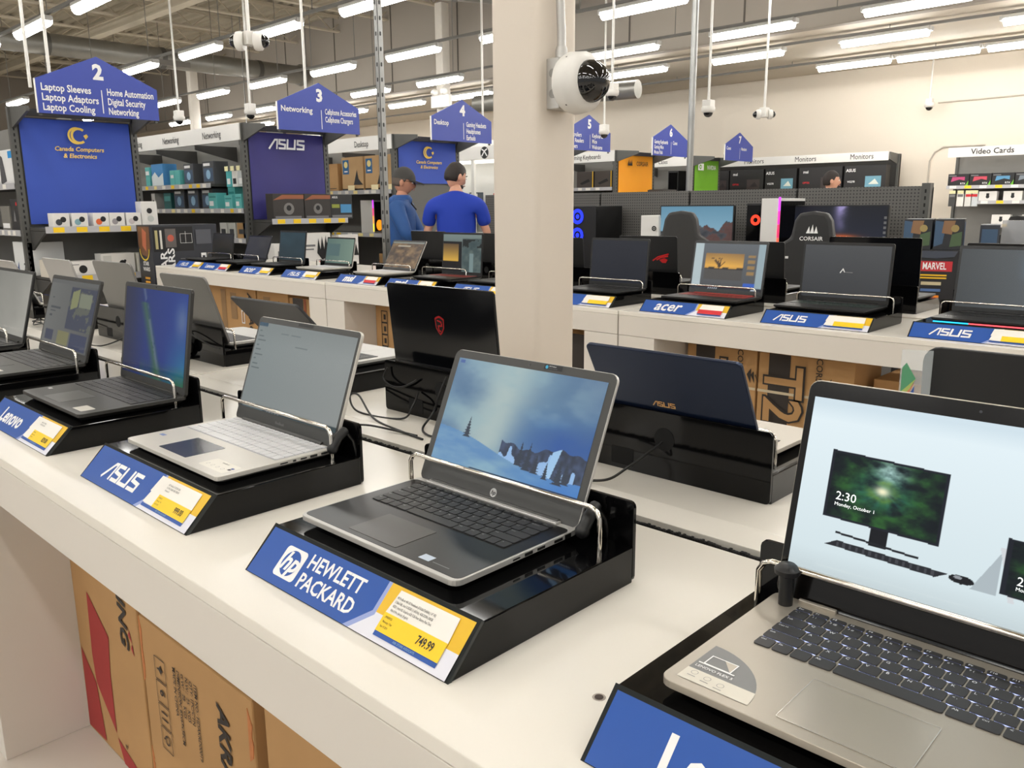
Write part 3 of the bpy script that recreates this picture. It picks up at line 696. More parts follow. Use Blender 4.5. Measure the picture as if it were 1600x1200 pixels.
P.text('VivoBook', .118, .045, .0055, INKG, 1, 0); stuff(P.obj('palm_print', base))
P = Print((0, -.0006, 0), (1, 0, 0), (0, 0, 1), .0004); P.text('VivoBook', -.01, .014, .008, INKG, 1, .01); P.rect(-.028, .2045, .022, .2105, flat((28, 28, 28))); P.obj('lid_print', L)['kind'] = 'stuff'
ports(base, .345, .016, ((.12, .014, .003), (.14, .006, .005), (.158, .012, .004), (.178, .014, .006), (.2, .014, .005)))

stand('black laptop stand with white rounded-letter sign under the blue-screened laptop', -1.981, Y0, .42, kind='lenovo', tagk='long', price='829.00', desc=('IdeaPad 15 (81MV0001)', '15.6 FHD, 8GB, 256GB'), lx=.16, lh=.031)
t, base, L = laptop('dark grey laptop with a vivid blue picture on its tall screen', -1.965, .585, LZ0, .355, .232, lid=.242, ang=9, deck=DARKD, lidm=DARKD, bez=BEZD, keym=DKK, img=img_blue, res=120, keys='hi', bz=(.011, .012, .02), kb=(.92, .45, .93), pad=(.29, .33, -.07), padm=mat('pad_grey', (80, 80, 78), .3, metal=.3), th=.018, numpad=True)
P = Print((0, 0, .018), (1, 0, 0), (0, 1, 0), .0002); P.poly(rrect(.05, .03, .002, 2, .125, .03), flat((196, 192, 182))); P.rect(-.16, .05, -.145, .058, flat((220, 220, 220))); stuff(P.obj('palm_print', base))
stand('black laptop stand second from the left, under the dark laptop with a grey settings page', -2.575, Y0, .43, kind='lenovo', tagk='card', price='749.00', lx=.16)
t, base, L = laptop('dark laptop with a dull grey settings page, second from the left edge', -2.575, .585, LZ0, .375, .235, lid=.232, ang=17, deck=DARKD, lidm=DARKD, bez=BEZD, keym=DKK, img=img_settings, res=120, bz=(.009, .012, .022), kb=(.92, .45, .93), th=.019)
P = Print((0, 0, .019), (1, 0, 0), (0, 1, 0), .0002); P.poly(rrect(.075, .03, .002, 2, .1, .03), flat((225, 222, 214))); stuff(P.obj('palm_print', base))
stand('black laptop stand cut by the left edge of the picture', -3.165, Y0, .42, kind='asus', price='699.00')
laptop('black laptop with a plain greyish screen, cut by the left edge of the picture', -3.09, .585, LZ0, .36, .235, lid=.232, ang=15, deck=BLACKM, lidm=BLACKM, bez=BEZD, keym=DKK, img=img_gray, res=60, bz=(.008, .01, .02))
stand('black laptop stand with giant white letters at the bottom right corner', -.198, Y0, .42, kind='lenovo', tagk='card', price='899.00', lx=.16, lh=.034, railx=.188)
t, base, L = laptop('champagne grey laptop with backlit keys and white product picture, bottom right', -.205, .578, LZ0, .335, .232, lid=.237, ang=13, deck=ALUW, lidm=ALUW, bez=BEZG, keym=DKK, img=img_devices, res=420, es=.97, keys='hi', bz=(.0085, .018, .031), kb=(.80, .43, .90), pad=(.315, .32, -.03), padm=mat('warm_touchpad', (178, 170, 157), .3, metal=.5, var=.01), th=.017, glowk=glow((185, 198, 255), 1.3), legend=flat((225, 228, 235)), r=.012, lt=.008, hinge=False, rough=.08)
MB().box(-.13, .13, .222, .236, .004, .02).obj('hinge_cover', BEZG, t, bevel=.002)
for sx in (-1, 1): MB().box(sx*.118-.02, sx*.118+.02, .2175, .2225, .012, .0215).obj('hinge_bracket', ALUW, base, bevel=.001)
P = Print((0, 0, .017), (1, 0, 0), (0, 1, 0), .0002)
q = [(-.158, .072)] + [(-.158+.076*math.cos(rad(a)), -.004+.076*math.sin(rad(a))) for a in range(88, 11, -7)]
c0 = (-.156, .012)
arc = [(c0[0]+.069*math.cos(rad(a)), c0[1]+.069*math.sin(rad(a))) for a in range(0, 91, 6)]
P.poly([c0]+arc, flat((116, 116, 116), .35)); P.poly([c0]+[(c0[0]+.069*math.cos(rad(a)), c0[1]+.069*math.sin(rad(a))*1) for a in (0, 6, 12, 17)]+[(c0[0]+.055, c0[1]+.02), (c0[0], c0[1]+.02)], flat((214, 208, 194), .35), 1)
P.stroke([(-.148, .062), (-.122, .062), (-.122, .046), (-.148, .046)], .0012, INKW, 2, True); P.poly([(-.135, .0615), (-.1225, .0615), (-.1225, .0465)], flat((196, 186, 172)), 2); P.stroke([(-.153, .045), (-.117, .045)], .0018, INKW, 2); P.text('LENOVO FLEX 5', -.134, .0385, .0052, INKW, 2, .01)
for k in range(3): P.ring(-.146+.014*k, .0262-.002*k, .003, .0034, INKG, 2, 12); P.rect(-.15+.014*k, .0195-.002*k, -.142+.014*k, .0203-.002*k, INKG, 2)
stuff(P.obj('palm_print', base))
PR = mat('touchpad_rim', (205, 198, 186), .25, metal=.7)
P = Print((0, 0, .0173), (1, 0, 0), (0, 1, 0), .0002); ky = .232*.9-.232*.43; pcy = (ky-.012+.006)/2
P.stroke(rrect(.335*.315, .232*.32, .002, 2, -.03*.335, pcy), .0007, PR, 1, True); P.obj('touchpad_rim', base)
P = Print((-.335/2+.0085, -.0013, .031), (1, 0, 0), (0, 0, 1), .0003); sw, sh_ = .335-.017, .237-.049; E1 = glow((235, 240, 240), .9)
P.text('2:30', .122*sw, .475*sh_, .0125, E1, 1, 0, 0, 'LEFT'); P.text('Monday, October 1', .122*sw, .43*sh_, .0052, E1, 1, 0, 0, 'LEFT'); P.text('2:30', .665*sw, .265*sh_, .0115, E1, 1, 0, 0, 'LEFT'); P.text('Monday, October 1', .665*sw, .228*sh_, .0048, E1, 1, 0, 0, 'LEFT')
stuff(P.obj('screen_lettering', L))

# ================================================================ back row of the near table, seen from behind
YB = 1.546
def rear(lab_s, lab_l, xs, xl, w, d, lid, ang, lidm, dy=0, sw=.41, r=.009, deck=None, keym=None, tab=False, **k):
    s = stand(lab_s, xs, YB, sw, rz=math.pi, back=True, bh=.122, tab=tab, z=T)
    return laptop(lab_l, xl, YB-.072+dy, LZ0, w, d, math.pi, lid=lid, ang=ang, lidm=lidm, deck=deck or lidm, r=r, keym=keym, img=img_gray, res=12, **k)
NAVY = mat('navy_lid', (24, 36, 60), .28, metal=.5, var=.04)
MSIB = mat('black_gloss_lid', (13, 14, 17), .13, metal=.2, var=.04)
GRLID = mat('grey_lid', (122, 120, 117), .38, metal=.45, var=.03)
SVLID = mat('silver_lid', (168, 166, 164), .35, metal=.45, var=.03)
DGLID = mat('charcoal_lid', (60, 60, 62), .4, metal=.4, var=.04)
t, base, L = rear('glossy black stand under the navy laptop, seen from behind', 'navy blue laptop seen from behind with gold lettering on its lid', -.79, -.772, .308, .215, .2, 29, NAVY, deck=ALUW, keym=DKK, tab=True)
P = Print((.043, .0071, .079), (-1, 0, 0), (0, 0, 1), .0004); asus_logo(P, 0, 0, .0118, mat('gold_print', (214, 168, 110), .3, metal=.4)); P.obj('lid_logo', L)
MB().box(-.154, .154, .0075, .012, -.004, .012).obj('hinge_cover', BLACKM, L)
t, base, L = rear('glossy black stand under the black laptop with the red shield, seen from behind', 'glossy black laptop seen from behind with a red dragon shield', -1.385, -1.425, .362, .236, .24, 6, MSIB, dy=.035, deck=MSIB)
P = Print((0, .0071, .15), (-1, 0, 0), (0, 0, 1), .0004); sq = [(-.016, .016), (-.009, .02), (0, .023), (.009, .02), (.016, .016), (.014, -.006), (.007, -.017), (0, -.023), (-.007, -.017), (-.014, -.006)]
P.poly(sq, flat((150, 28, 30), .25)); P.poly([(a*.8, b*.8) for a, b in sq], flat((24, 12, 14), .25), 1); P.stroke([(-.007, .012), (.006, .009), (.008, 0), (-.004, -.001), (-.003, -.012), (.004, -.013)], .0035, flat((150, 28, 30), .25), 2); P.obj('lid_emblem', L)
MB().box(-.165, .165, .0072, .009, .004, .05).obj('lid_lower_panel', mat('black_grey_panel', (40, 40, 42), .35, metal=.3), L)
rear('black stand behind the silver laptop, with a small key lock', 'charcoal laptop seen from behind, lid tilted far back, behind the silver laptop', -1.99, -2.02, .345, .23, .235, 42, DGLID, dy=.06, deck=ALU, keym=DKK, tab=True)
rear('black stand under the grey laptop seen beside the blue screen', 'mid grey laptop seen from behind, right of the blue screen', -2.6, -2.575, .315, .22, .222, 17, GRLID, dy=.0, r=.016, deck=ALU, keym=DKK, tab=True)
t, base, L = rear('black stand under the brushed grey laptop at the left, seen from behind', 'brushed grey laptop seen from behind, left of the blue screen', -3.19, -3.135, .345, .225, .238, 14, GRLID, r=.018, deck=ALU)
P = Print((-.05, .0071, .055), (-1, 0, 0), (0, 0, 1), .0004); P.rect(-.012, 0, .016, .006, flat((200, 200, 200))); P.rect(-.012, -.009, .016, -.003, flat((190, 190, 190))); P.obj('lid_label', L)
rear('black stand under the pale silver laptop at the left, seen from behind', 'pale silver laptop seen from behind, between the grey shelf and brushed grey laptop', -3.79, -3.71, .32, .22, .228, 15, SVLID, deck=SILV, r=.014)
rear('black stand at the far left end of the near table, seen from behind', 'silver laptop seen from behind at the left edge of the picture', -4.35, -4.31, .32, .22, .215, 25, SVLID, deck=SILV, r=.014)
t, base, L = rear('black stand hidden behind the bottom right laptop', 'matte black laptop with rounded lid seen from behind, behind the bottom right laptop', -.19, -.2, .345, .235, .222, 5, mat('matte_black_lid', (26, 26, 27), .55, var=.05), r=.022)
# folded clear card holder with a coloured card
t = thing('card_holder', 'clear folded card holder with rainbow card, left of the matte black lid', 'card holder', (-.372, 1.20, T+.124), rad(20))
MB().box(-.021, .0, -.001, .0005, 0, .16).box(0, .018, -.001, .0005, 0, .16).obj('clear_sleeve', GLASSC, t)
P = Print((-.02, -.0012, .06), (1, 0, 0), (0, 0, 1), .0004); P.poly([(.001, .075), (.006, .082), (.019, .06), (.001, .04)], flat((84, 150, 110))); P.poly([(.001, .04), (.019, .06), (.012, .045), (.001, .03)], flat((170, 184, 100))); P.poly([(.001, .03), (.012, .045), (.018, .055), (.001, .012)], flat((206, 130, 92))); P.poly([(.001, .01), (.018, .05), (.018, .0), (.001, 0)], flat((60, 90, 160))); P.obj('colour_card', t)
MB().box(-.022, .02, -.012, .012, -.003, 0).obj('foot', GLASSC, t)
# ================================================================ far table
def img_dark(a, b, k=0):
    def f(u, v): return mixc(a, b, .5*v+.6*fbm(u, v, 3, k)-.1)
    return f
def img_reflect(u, v):
    img = mixc((88, 112, 106), (120, 142, 128), u); return where((u < .5) & (v > .3) & (v < .8), (84, 108, 108), img)
def img_game(u, v):
    n = fbm(u, v, 8, 17); img = mixc((52, 36, 24), (150, 118, 76), n*1.5-.35); img = where((v > .8) & (v < .86) & (u > .2) & (u < .6), (170, 160, 140), img); return where(v > .93, (120, 126, 120), img)
def img_sunset(u, v):
    img = mixc((70, 80, 84), (120, 134, 130), v); n = fbm(u, v, 8, 22)
    win = (u < .5) & (v < .82); img = where(win, (24, 24, 26), img); p = mixc((216, 170, 70), (84, 66, 50), np.clip((v-.3)*2, 0, 1)); p = where(v < .27, (26, 22, 20), p)
    img = np.where(((u < .42) & (v < .74) & (v > .15))[..., None], p, img); r = u > .52
    img = np.where((r & (v < .9))[..., None], mixc((60, 76, 78), (110, 122, 116), n*1.2-.2), img); img = where(r & (v > .66) & (v < .88) & (n > .42), (34, 38, 38), img); return where((np.abs(u-.76) < .05) & (v < .5), (120, 140, 140), img)
def img_acer(u, v):
    img = mixc((70, 72, 76), (92, 98, 104), v); p = mixc((236, 176, 70), (110, 84, 56), np.clip(np.abs(v-.52)*2.4, 0, 1)+.3*np.abs(u-.4))
    m = (u > .17) & (u < .72) & (v > .44) & (v < .78); img = np.where(m[..., None], p, img); img = where(m & (v < .47+.02*np.sin(u*30)), (40, 34, 30), img)
    for s, c, l in ((.25, -.5, .1), (.0, .1, .16), (-.3, .55, .1), (.12, -.15, .13)): img = where(m & (np.abs((u-.38)-c*(v-.48)) < .008) & (v < .48+l*1.3), (60, 44, 30), img)
    img = where(m & (fbm(u, v, 22, 4) > .56) & (np.abs(u-.38) < .12) & (v > .56) & (v < .7), (86, 62, 36), img)
    img = where((u > .17) & (u < .72) & (v > .2) & (v <= .44), (72, 70, 68), img); img = where((u < .13), (180, 196, 200), img); img = where(u > .9, (150, 170, 178), img)
    for k in range(4): img = where((u > .77) & (u < .88) & (np.abs(v-.74+.12*k) < .035), (150, 120, 74), img)
    img = where((u > .74) & (u < .9) & (v > .08) & (v < .16), (40, 90, 190), img); return taskbar(img, u, v, .06, (40, 44, 52))
def img_spiral(u, v):
    img = mixc((70, 74, 76), (98, 104, 108), u); r = np.hypot(u-1.05, (v-.75)*.8); return mixc(img, (110, 150, 190), np.exp(-((r-.35)/.09)**2)*.7*(.4+fbm(u, v, 9, 9)))
def img_logo(u, v): return mixc((58, 60, 63), (82, 84, 86), v*.7+.2*u)
YF = 3.222
FAR = [('asus', 'card', -6.84, 'tiny sign at the far left end of the far table', 'black laptop at the far left end of the far table, before the dark carton', -6.83, .36, .21, 9, None, img_dark((24, 26, 28), (40, 42, 44)), None, .16),
       ('lenovo', 'red', -6.39, 'small red-priced sign, second from the left on the far table', 'dark grey laptop above the small red-priced sign on the far table', -6.29, .36, .21, 22, None, img_dark((50, 50, 48), (72, 70, 66), 2), None, .16),
       ('acer', 'card', -5.755, 'small yellow-priced sign, third from the left on the far table', 'black laptop with blue-green dark screen, third from the left on the far table', -5.73, .37, .245, 8, None, img_dark((30, 46, 54), (46, 70, 80), 3), None, .16),
       ('asus', 'long', -5.147, 'yellow-priced sign at the left section seam of the far table', 'silver laptop with a dull green screen on the far table', -5.11, .345, .21, 12, SILV, img_reflect, SILK, .18),
       ('msi', 'red', -4.47, 'red-priced sign just right of the table seam', 'thin silver laptop with a brown game picture, beside the strut post', -4.42, .345, .225, 30, SILV, img_game, SILK, .16),
       ('msi', 'card', -3.94, 'sign half hidden by the red-shield lid', 'black laptop with red keys and a sunset window, before the polo-shirted man', -3.80, .36, .26, 4, None, img_sunset, flat((120, 34, 26)), .16),
       ('asus', 'card', -3.33, 'sign cut off by the left side of the column', 'black laptop mostly hidden by the left side of the column', -3.31, .36, .24, 8, None, img_dark((20, 22, 26), (34, 36, 40)), None, .16),
       ('asus', 'long', -2.64, 'sign cut off by the right side of the column', 'black laptop with a blank dark screen just right of the column', -2.61, .37, .25, 5, None, img_dark((30, 33, 42), (38, 41, 50), 5), None, .12),
       ('acer', 'red', -2.02, 'wide sign with a red price, right of the column', 'black gaming laptop with red keys showing a tree at sunset', -1.985, .385, .25, 10, None, img_acer, flat((128, 40, 32)), .16),
       ('asus', 'long', -1.41, 'wide yellow-priced sign between two wide signs', 'black gaming laptop with a grey screen and tiny white logo', -1.425, .385, .255, 5, None, img_logo, mat('greenish_keys', (40, 52, 48), .4), .12),
       ('asus', 'long', -.82, 'widest sign at the right edge of the picture, far table', 'black gaming laptop with a blue swirl screen and glowing front strip, right edge', -.80, .385, .255, 7, None, img_spiral, None, .16)]
for kind, tg, xs, ls, ll, xl, w, lid, ang, deck, im, km, lx in FAR:
    stand('laptop stand with the ' + ls, xs, YF, .45, .34, kind=kind, tagk=tg, lx=lx, lh=.034)
    t, base, L = laptop(ll, xl, YF+.07, LZ0, w, .25, lid=lid, ang=ang, deck=deck, img=im, es=.9, res=70, keym=km, bz=(.01, .012, .022), th=.02, kb=(.9, .42, .9))
    if im is img_acer: MB().box(-w*.4, w*.4, .228, .245, .019, .0225).obj('red_hinge_strip', flat((190, 70, 60)), base)
    if im is img_logo:
        P = Print((0, -.0014, .022), (1, 0, 0), (0, 0, 1), .001); P.stroke([(-.02, .105), (-.008, .122), (.0, .108)], .004, INKW, 1); P.rect(.004, .107, .034, .110, INKG, 1); P.obj('screen_logo', L)
        P = Print((-.14, .06, .02), (1, 0, 0), (0, 1, 0), .0006); P.text('STRIX', 0, 0, .016, INKW, 1); P.obj('palm_lettering', base)
    if im is img_spiral:
        MB().box(-w/2+.01, -w/2+.13, -.002, 0, .003, .008).obj('light_strip', glow((40, 190, 255), 1.2), base); MB().box(-w/2+.13, w/2-.01, -.002, 0, .003, .008).obj('light_strip', glow((255, 90, 100), 1.), base)
        P = Print((-.14, .06, .02), (1, 0, 0), (0, 1, 0), .0006); P.text('STRIX', 0, 0, .016, INKW, 1); P.obj('palm_lettering', base)
# back row of the far table, seen from behind
BKL = mat('black_lid', (24, 24, 25), .42, metal=.2, var=.05)
FB = [(-4.545, -4.545, .37, .25, 6, 'black laptop seen from behind with a blue shield on its lid, before the polo', 'hp'), (-3.95, -3.93, .36, .245, 5, 'black laptop seen from behind, left of the column on the far table', ''), (-3.3, -3.33, .36, .23, 5, 'dark laptop seen from behind, just right of the column', ''),
      (-2.69, -2.69, .385, .25, 5, 'black gaming laptop seen from behind with a red eye emblem', 'rog'), (-2.08, -2.06, .36, .235, 6, 'dark laptop seen from behind, left of the white-sailed chair', ''), (-1.465, -1.455, .415, .265, 3, 'wide glossy black laptop seen from behind, left of the comic cartons', ''), (-.87, -.87, .39, .25, 4, 'black laptop seen from behind at the right edge of the picture', '')]
for xs, xl, w, lid, ang, lab, em in FB:
    stand('black stand under the ' + lab.split(' seen from behind')[0] + lab.split('seen from behind')[1], xs, 4.25, .45, .34, math.pi, back=True, bh=.125)
    t, base, L = laptop(lab, xl, 4.19, LZ0, w, .25, math.pi, lid=lid, ang=ang, lidm=MSIB if 'glossy' in lab else BKL, img=img_gray, res=8, th=.02)
    P = Print((-.09 if em == 'rog' else 0, .0072, lid*.5), (-1, 0, 0), (0, 0, 1), .001)
    if em == 'rog':
        r_ = flat((190, 26, 30), .3); P.stroke([(-.055, -.01), (-.02, .012), (.05, .03)], .007, r_); P.stroke([(-.03, -.005), (.0, .01), (.046, .018)], .008, r_); P.poly([(-.012, -.004), (.02, .006), (.042, -.002), (.03, -.02), (.006, -.02)], r_); P.obj('lid_emblem', L)
    if em == 'hp':
        b_ = flat((30, 90, 130), .3); P.stroke([(-.07, .02), (-.056, .02), (-.056, .0), (-.07, -.018), (-.084, 0), (-.084, .02)], .004, b_, 1, True); P.rect(-.076, -.004, -.064, .012, b_); P.obj('lid_emblem', L)
# ================================================================ shelving with end banners and aisle signs
UPM = mat('upright_grey', (88, 88, 85), .5, metal=.2, var=.06)
SLOTM = flat((26, 26, 26), .8)
BACKM = mat('shelf_back_panel', (128, 126, 122), .6, var=.03)
RAILP = mat('price_rail_plastic', (186, 186, 190), .35, var=.03)
HEADM = mat('white_header', (236, 234, 230), .45, var=.015)
XE = -8.3
def slots(t, x, y, z0, z1, face):
    m = MB(); z = z0
    while z < z1:
        if face == 'x': m.box(x, x+.002, y-.006, y+.006, z, z+.026)
        else: m.box(x-.006, x+.006, y-.002, y, z, z+.026)
        z += .05
    stuff(m.obj('slots', SLOTM, t))
def pbox(label, cat, loc, size, body, deco=(), rz=0, group=None, name='product_box', bev=.002, side=()):
    t = thing(name, label, cat, loc, rz, group); w, d, h = size
    MB().box(-w/2, w/2, 0, d, 0, h).obj('carton', body, t, bevel=bev)
    for items, P, W_ in ((deco, Print((-w/2, 0, 0), (1, 0, 0), (0, 0, 1), .0015), w), (side, Print((w/2, 0, 0), (0, 1, 0), (0, 0, 1), .0015), d)):
        if not items: continue
        for k, q in enumerate(items):
            if q[0] == 'r': P.rect(q[1]*W_, q[2]*h, q[3]*W_, q[4]*h, q[5], k*.4)
            elif q[0] == 'd': P.disc(q[1]*W_, q[2]*h, q[3]*W_, q[4], k*.4, 14)
            elif q[0] == 'p': P.poly([(a*W_, b*h) for a, b in q[1]], q[2], k*.4)
            elif q[0] == 't': P.text(q[1], q[2]*W_, q[3]*h, q[4]*h, q[5], k*.4, .02, 0, 'CENTER', q[6] if len(q) > 6 else 1, q[7] if len(q) > 7 else 0)
        P.obj('print', t)
    return t
def gondola(label, y0, y1, ln, header, levels, banner, hx=2.1, spine=None):
    w = y1-y0; t = thing('shelf_unit', label, 'shelving', (XE, y0, 0))
    MB().box(-ln, 0, .02, w-.02, 0, .13).obj('base_deck', GREYD, t)
    MB().box(-ln, -.03, w/2-.02, w/2+.02, .13, 2.16).obj('spine_panel', spine or BACKM, t)
    for y in (.03, w-.03):
        u = MB().box(-.05, 0, y-.03, y+.03, 0, 2.2).obj('upright', UPM, t); slots(u, 0, y, .3, 2.1, 'x')
    MB().box(-.028, -.022, .06, w-.06, .13, 2.12).obj('end_panel', GREYM, t)
    for y in (.03, w-.03): MB().prism([(0, 2.2), (.42, 2.17), (.42, 2.13), (0, 2.02)], 'y', y-.012, y+.012).obj('sign_arm', UPM, t)
    MB().box(0, .03, .06, w-.06, 2.13, 2.19).obj('top_bar', GREYD, t)
    for i, (z, xa, xb) in enumerate(levels):
        s = MB().box(xa, xb, .0, w/2-.02, z-.03, z).obj('shelf_board', GREYD, t)
        MB().box(xa, xb, -.006, 0, z-.045, z+.008).obj('price_rail', RAILP, s)
        P = Print((xa, -.006, z-.045), (1, 0, 0), (0, 0, 1), .0015); k = .08
        while k < xb-xa-.1:
            P.rect(k, .006, k+RND.uniform(.07, .1), .046, RND.choice((TAGY, PAPER, PAPER, flat((250, 232, 160))))); k += RND.uniform(.14, .26)
        stuff(P.obj('price_labels', s))
    if header:
        h = MB().box(-ln+.1, -.02, -.012, .02, 2.03, 2.2).obj('header', HEADM, t)
        P = Print((0, -.012, 0), (1, 0, 0), (0, 0, 1), .0015)
        for k in range(6):
            x = -.62-k*1.0
            if x > -ln+.5: P.text(header, x, 2.11, .105, INKK, 1, .004, 0, 'CENTER', .82)
        P.obj('header_lettering', h)
        for k in range(5):
            x = -.05-k*1.0
            if x > -ln: MB().prism([(.0, 2.03), (.0, 1.98), (w/2-.02, 1.86), (w/2-.02, 2.03)], 'x', x-.012, x).obj('shelf_bracket', GREYD, h)
    if banner:
        col, top, bot, fn = banner
        m = MB(); n = 8; vs = []
        for i in range(n+1):
            a = i/n; vs += [(.008+.012*math.sin(a*math.pi*2.3), .075+(w-.15)*a, bot), (.006+.004*math.sin(a*9), .075+(w-.15)*a, top)]
        m.add(vs, [(2*i, 2*i+2, 2*i+3, 2*i+1) for i in range(n)])
        m.add([(x-.004, y, z) for x, y, z in vs], [(2*i+1, 2*i+3, 2*i+2, 2*i) for i in range(n)])
        b = m.obj('banner', col, t, smooth=60)
        P = Print((.024, 0, 0), (0, 1, 0), (0, 0, 1), .002); fn(P, w, top); P.obj('banner_print', b)
    return t
GOLD = flat((240, 205, 90)); BANB = mat('blue_banner', (50, 80, 178), .55, var=.05, scale=3); BANP = mat('violet_banner', (56, 52, 122), .55, var=.1, scale=3)
BANO = mat('orange_banner', (248, 164, 30), .55, var=.03, scale=3); BANG = mat('green_banner', (112, 172, 44), .55, var=.03, scale=3)
def f_cc(P, w, top): cc_logo(P, w*.5, top-.13, .15, GOLD)
def f_as(P, w, top): asus_logo(P, w*.28, top-.17, .11, INKW)
def f_co(P, w, top):
    for k in range(3): P.poly([(w*.27+.02*k*2, top-.17), (w*.27+.05+.02*k*2, top-.17), (w*.27+.035+.02*k*2, top-.07-.02*(k % 2))], INKK)
    P.text('CORSAIR', w*.64, top-.14, .1, INKK, 1, .01, 0, 'CENTER', .82)
def f_nv(P, w, top):
    P.rect(w*.16, top-.19, w*.36, top-.07, INKW); P.disc(w*.24, top-.13, .04, BANG, 1); P.disc(w*.24, top-.13, .02, INKW, 2); P.text('NVIDIA', w*.64, top-.14, .11, INKW, 1, .015, 0, 'CENTER', .85)
G2 = gondola('first grey shelf unit with a royal blue end banner and white bulb boxes', 2.44, 3.53, 5, '', ((1.55, -5, -.06), (1.14, -5, -.06), (.72, -5, -.06)), (BANB, 2.11, 1.2, f_cc))
G3 = gondola('second grey shelf unit with a violet end banner and networking header', 4.62, 5.69, 6, 'Networking', ((1.60, -6, -.75), (1.32, -6, -.06), (1.0, -6, -.06), (.6, -6, -.06)), (BANP, 2.12, 1.21, f_as))
G4 = gondola('third grey shelf unit with a blue end banner behind the two men', 6.63, 7.73, 6, 'Desktop', ((1.54, -6, -.06), (1.0, -6, -.06), (.5, -6, -.06)), (BANB, 2.13, 1.62, f_cc))
G5 = gondola('shelf unit hidden behind the column, under the fifth aisle sign', 9.28, 9.96, 5, '', ((1.5, -5, -.06),), (BANB, 2.13, 1.2, f_cc))
G6 = gondola('shelf unit with an orange end banner, right of the column', 11.15, 12.25, 5, 'Gaming Keyboards', ((1.62, -5, -.06), (1.2, -5, -.06)), (BANO, 2.14, 1.0, f_co))
G7 = gondola('shelf unit with a green end banner beside the round power pole', 13.45, 14.42, 5, 'Cases', ((1.55, -5, -.06), (1.1, -5, -.06)), (BANG, 2.14, 1.0, f_nv))
def end_shelf(t, label, y0, y1, z, d=.4):
    s = MB().box(0, d, y0, y1, z-.025, z).obj('end_shelf', GREYD, t); MB().box(d, d+.006, y0, y1, z-.045, z+.012).obj('price_rail', RAILP, s)
    for y in (y0, y1-.02): MB().prism([(0, z-.03), (d, z-.03), (0, z-.2)], 'y', y, y+.02).obj('shelf_bracket', GREYD, s)
    P = Print((d+.006, y0, z-.045), (0, 1, 0), (0, 0, 1), .002); k = .06
    while k < y1-y0-.12: P.rect(k, .006, k+.09, .05, TAGY); k += .19
    stuff(P.obj('price_labels', s)); return s
end_shelf(G2, '', .06, 1.03, 1.17); end_shelf(G2, '', .06, 1.03, .745)
end_shelf(G3, '', .06, 1.01, 1.205); end_shelf(G3, '', .06, 1.01, .70)
# lit glass case with white header between the column and the third unit
CASEW = mat('lit_case_white', (236, 236, 232), .4, var=.02)
t = thing('display_case', 'white lit display case with a round cross logo header beside the column', 'display case', (-8.6, 8.86, 0))
MB().box(-2.2, 0, .3, .4, 0, 2.3).obj('back_panel', CASEW, t); MB().box(-2.2, 0, -.02, .3, 2.0, 2.2).obj('header', HEADM, t, bevel=.01)
P = Print((-.35, -.02, 2.1), (1, 0, 0), (0, 0, 1), .003); P.disc(0, 0, .085, INKK); P.stroke([(-.055, -.05), (0, .02), (.055, .05)], .02, INKW, 1); P.stroke([(.055, -.05), (0, .02), (-.055, .05)], .02, INKW, 1); P.obj('header_logo', t)
MB().box(-2.1, -.05, .02, .12, 1.96, 1.995).obj('case_lamp', glow((255, 250, 240), 2.5), t)
for x in (-.02, -.62, -1.22, -1.82): MB().box(x-.03, x+.03, -.01, .03, .1, 2.0).obj('frame_post', CASEW, t)
for z in (.1, .95, 1.36): MB().box(-2.2, 0, 0, .3, z-.03, z).obj('shelf_board', CASEW, t)
for i, (x, z, w, h, c, nm) in enumerate(((-.3, .95, .3, .26, (120, 84, 60), 'brown game box low in the lit case'), (-.95, .95, .26, .24, (60, 62, 66), 'dark game box low in the lit case'), (-.25, 1.36, .18, .16, (190, 60, 60), 'red game box high in the lit case'), (-.75, 1.36, .2, .18, (80, 90, 100), 'grey game box high in the lit case'))):
    pbox(nm, 'game box', (-8.55+x, 8.95, z), (w, .1, h), flat(c), (('r', .1, .55, .9, .9, INKW), ('r', .15, .1, .85, .4, flat((40, 40, 44)))))

# aisle signs
def aisle_sign(num, yc, left, right, label, poles=(), sx=.66, sl=.82):
    t = thing('aisle_sign', label, 'sign', (XE+.42, yc-.51, 2.12))
    MB().prism([(0, 0), (1.02, 0), (1.02, .27), (.51, .5), (0, .275)], 'x', -.012, .004).obj('board', [mat('sign_blue', (56, 74, 168), .4, var=.03)], t)
    MB().box(-.014, .006, -.008, 0, 0, .275).obj('edge_strip', HEADM, t)
    for y in (.02, 1.0): MB().box(-.03, -.012, y-.012, y+.012, -.02, .1).obj('mount_clip', UPM, t)
    P = Print((.004, 0, 0), (0, 1, 0), (0, 0, 1), .002)
    P.text(str(num), .51, .365, .17, INKW, 1, .045); P.rect(.523, .03, .531, .225, INKW)
    for k, s in enumerate(left): P.text(s, .035, .21-.08*k, .082, INKW, 1, .02, 0, 'LEFT', sl)
    for k, s in enumerate(right): P.text(s, .57, .21-.08*k, .082, INKW, 1, .02, 0, 'LEFT', sx)
    P.obj('lettering', t)
    for y in poles: MB().tube([(-.03, y, .2), (-.03, y, HC-2.12)], .014, 8).obj('drop_pole', POLEW, t, smooth=60)
aisle_sign(2, 3.06, ['Laptop Sleeves', 'Laptop Adaptors', 'Laptop Cooling'], ['Home Automation', 'Digital Security', 'Networking'], 'large blue house-shaped aisle sign numbered 2', (-.03, .13))
aisle_sign(3, 5.32, ['Networking'], ['Cellphone Accessories', 'Cellphone Chargers'], 'blue house-shaped aisle sign numbered 3', (.37,), .54, .95)
aisle_sign(4, 7.40, ['Desktop'], ['Gaming Headsets', 'Headphones', 'Earbuds'], 'blue house-shaped aisle sign numbered 4 above the two men', (.9,), .6, .85)
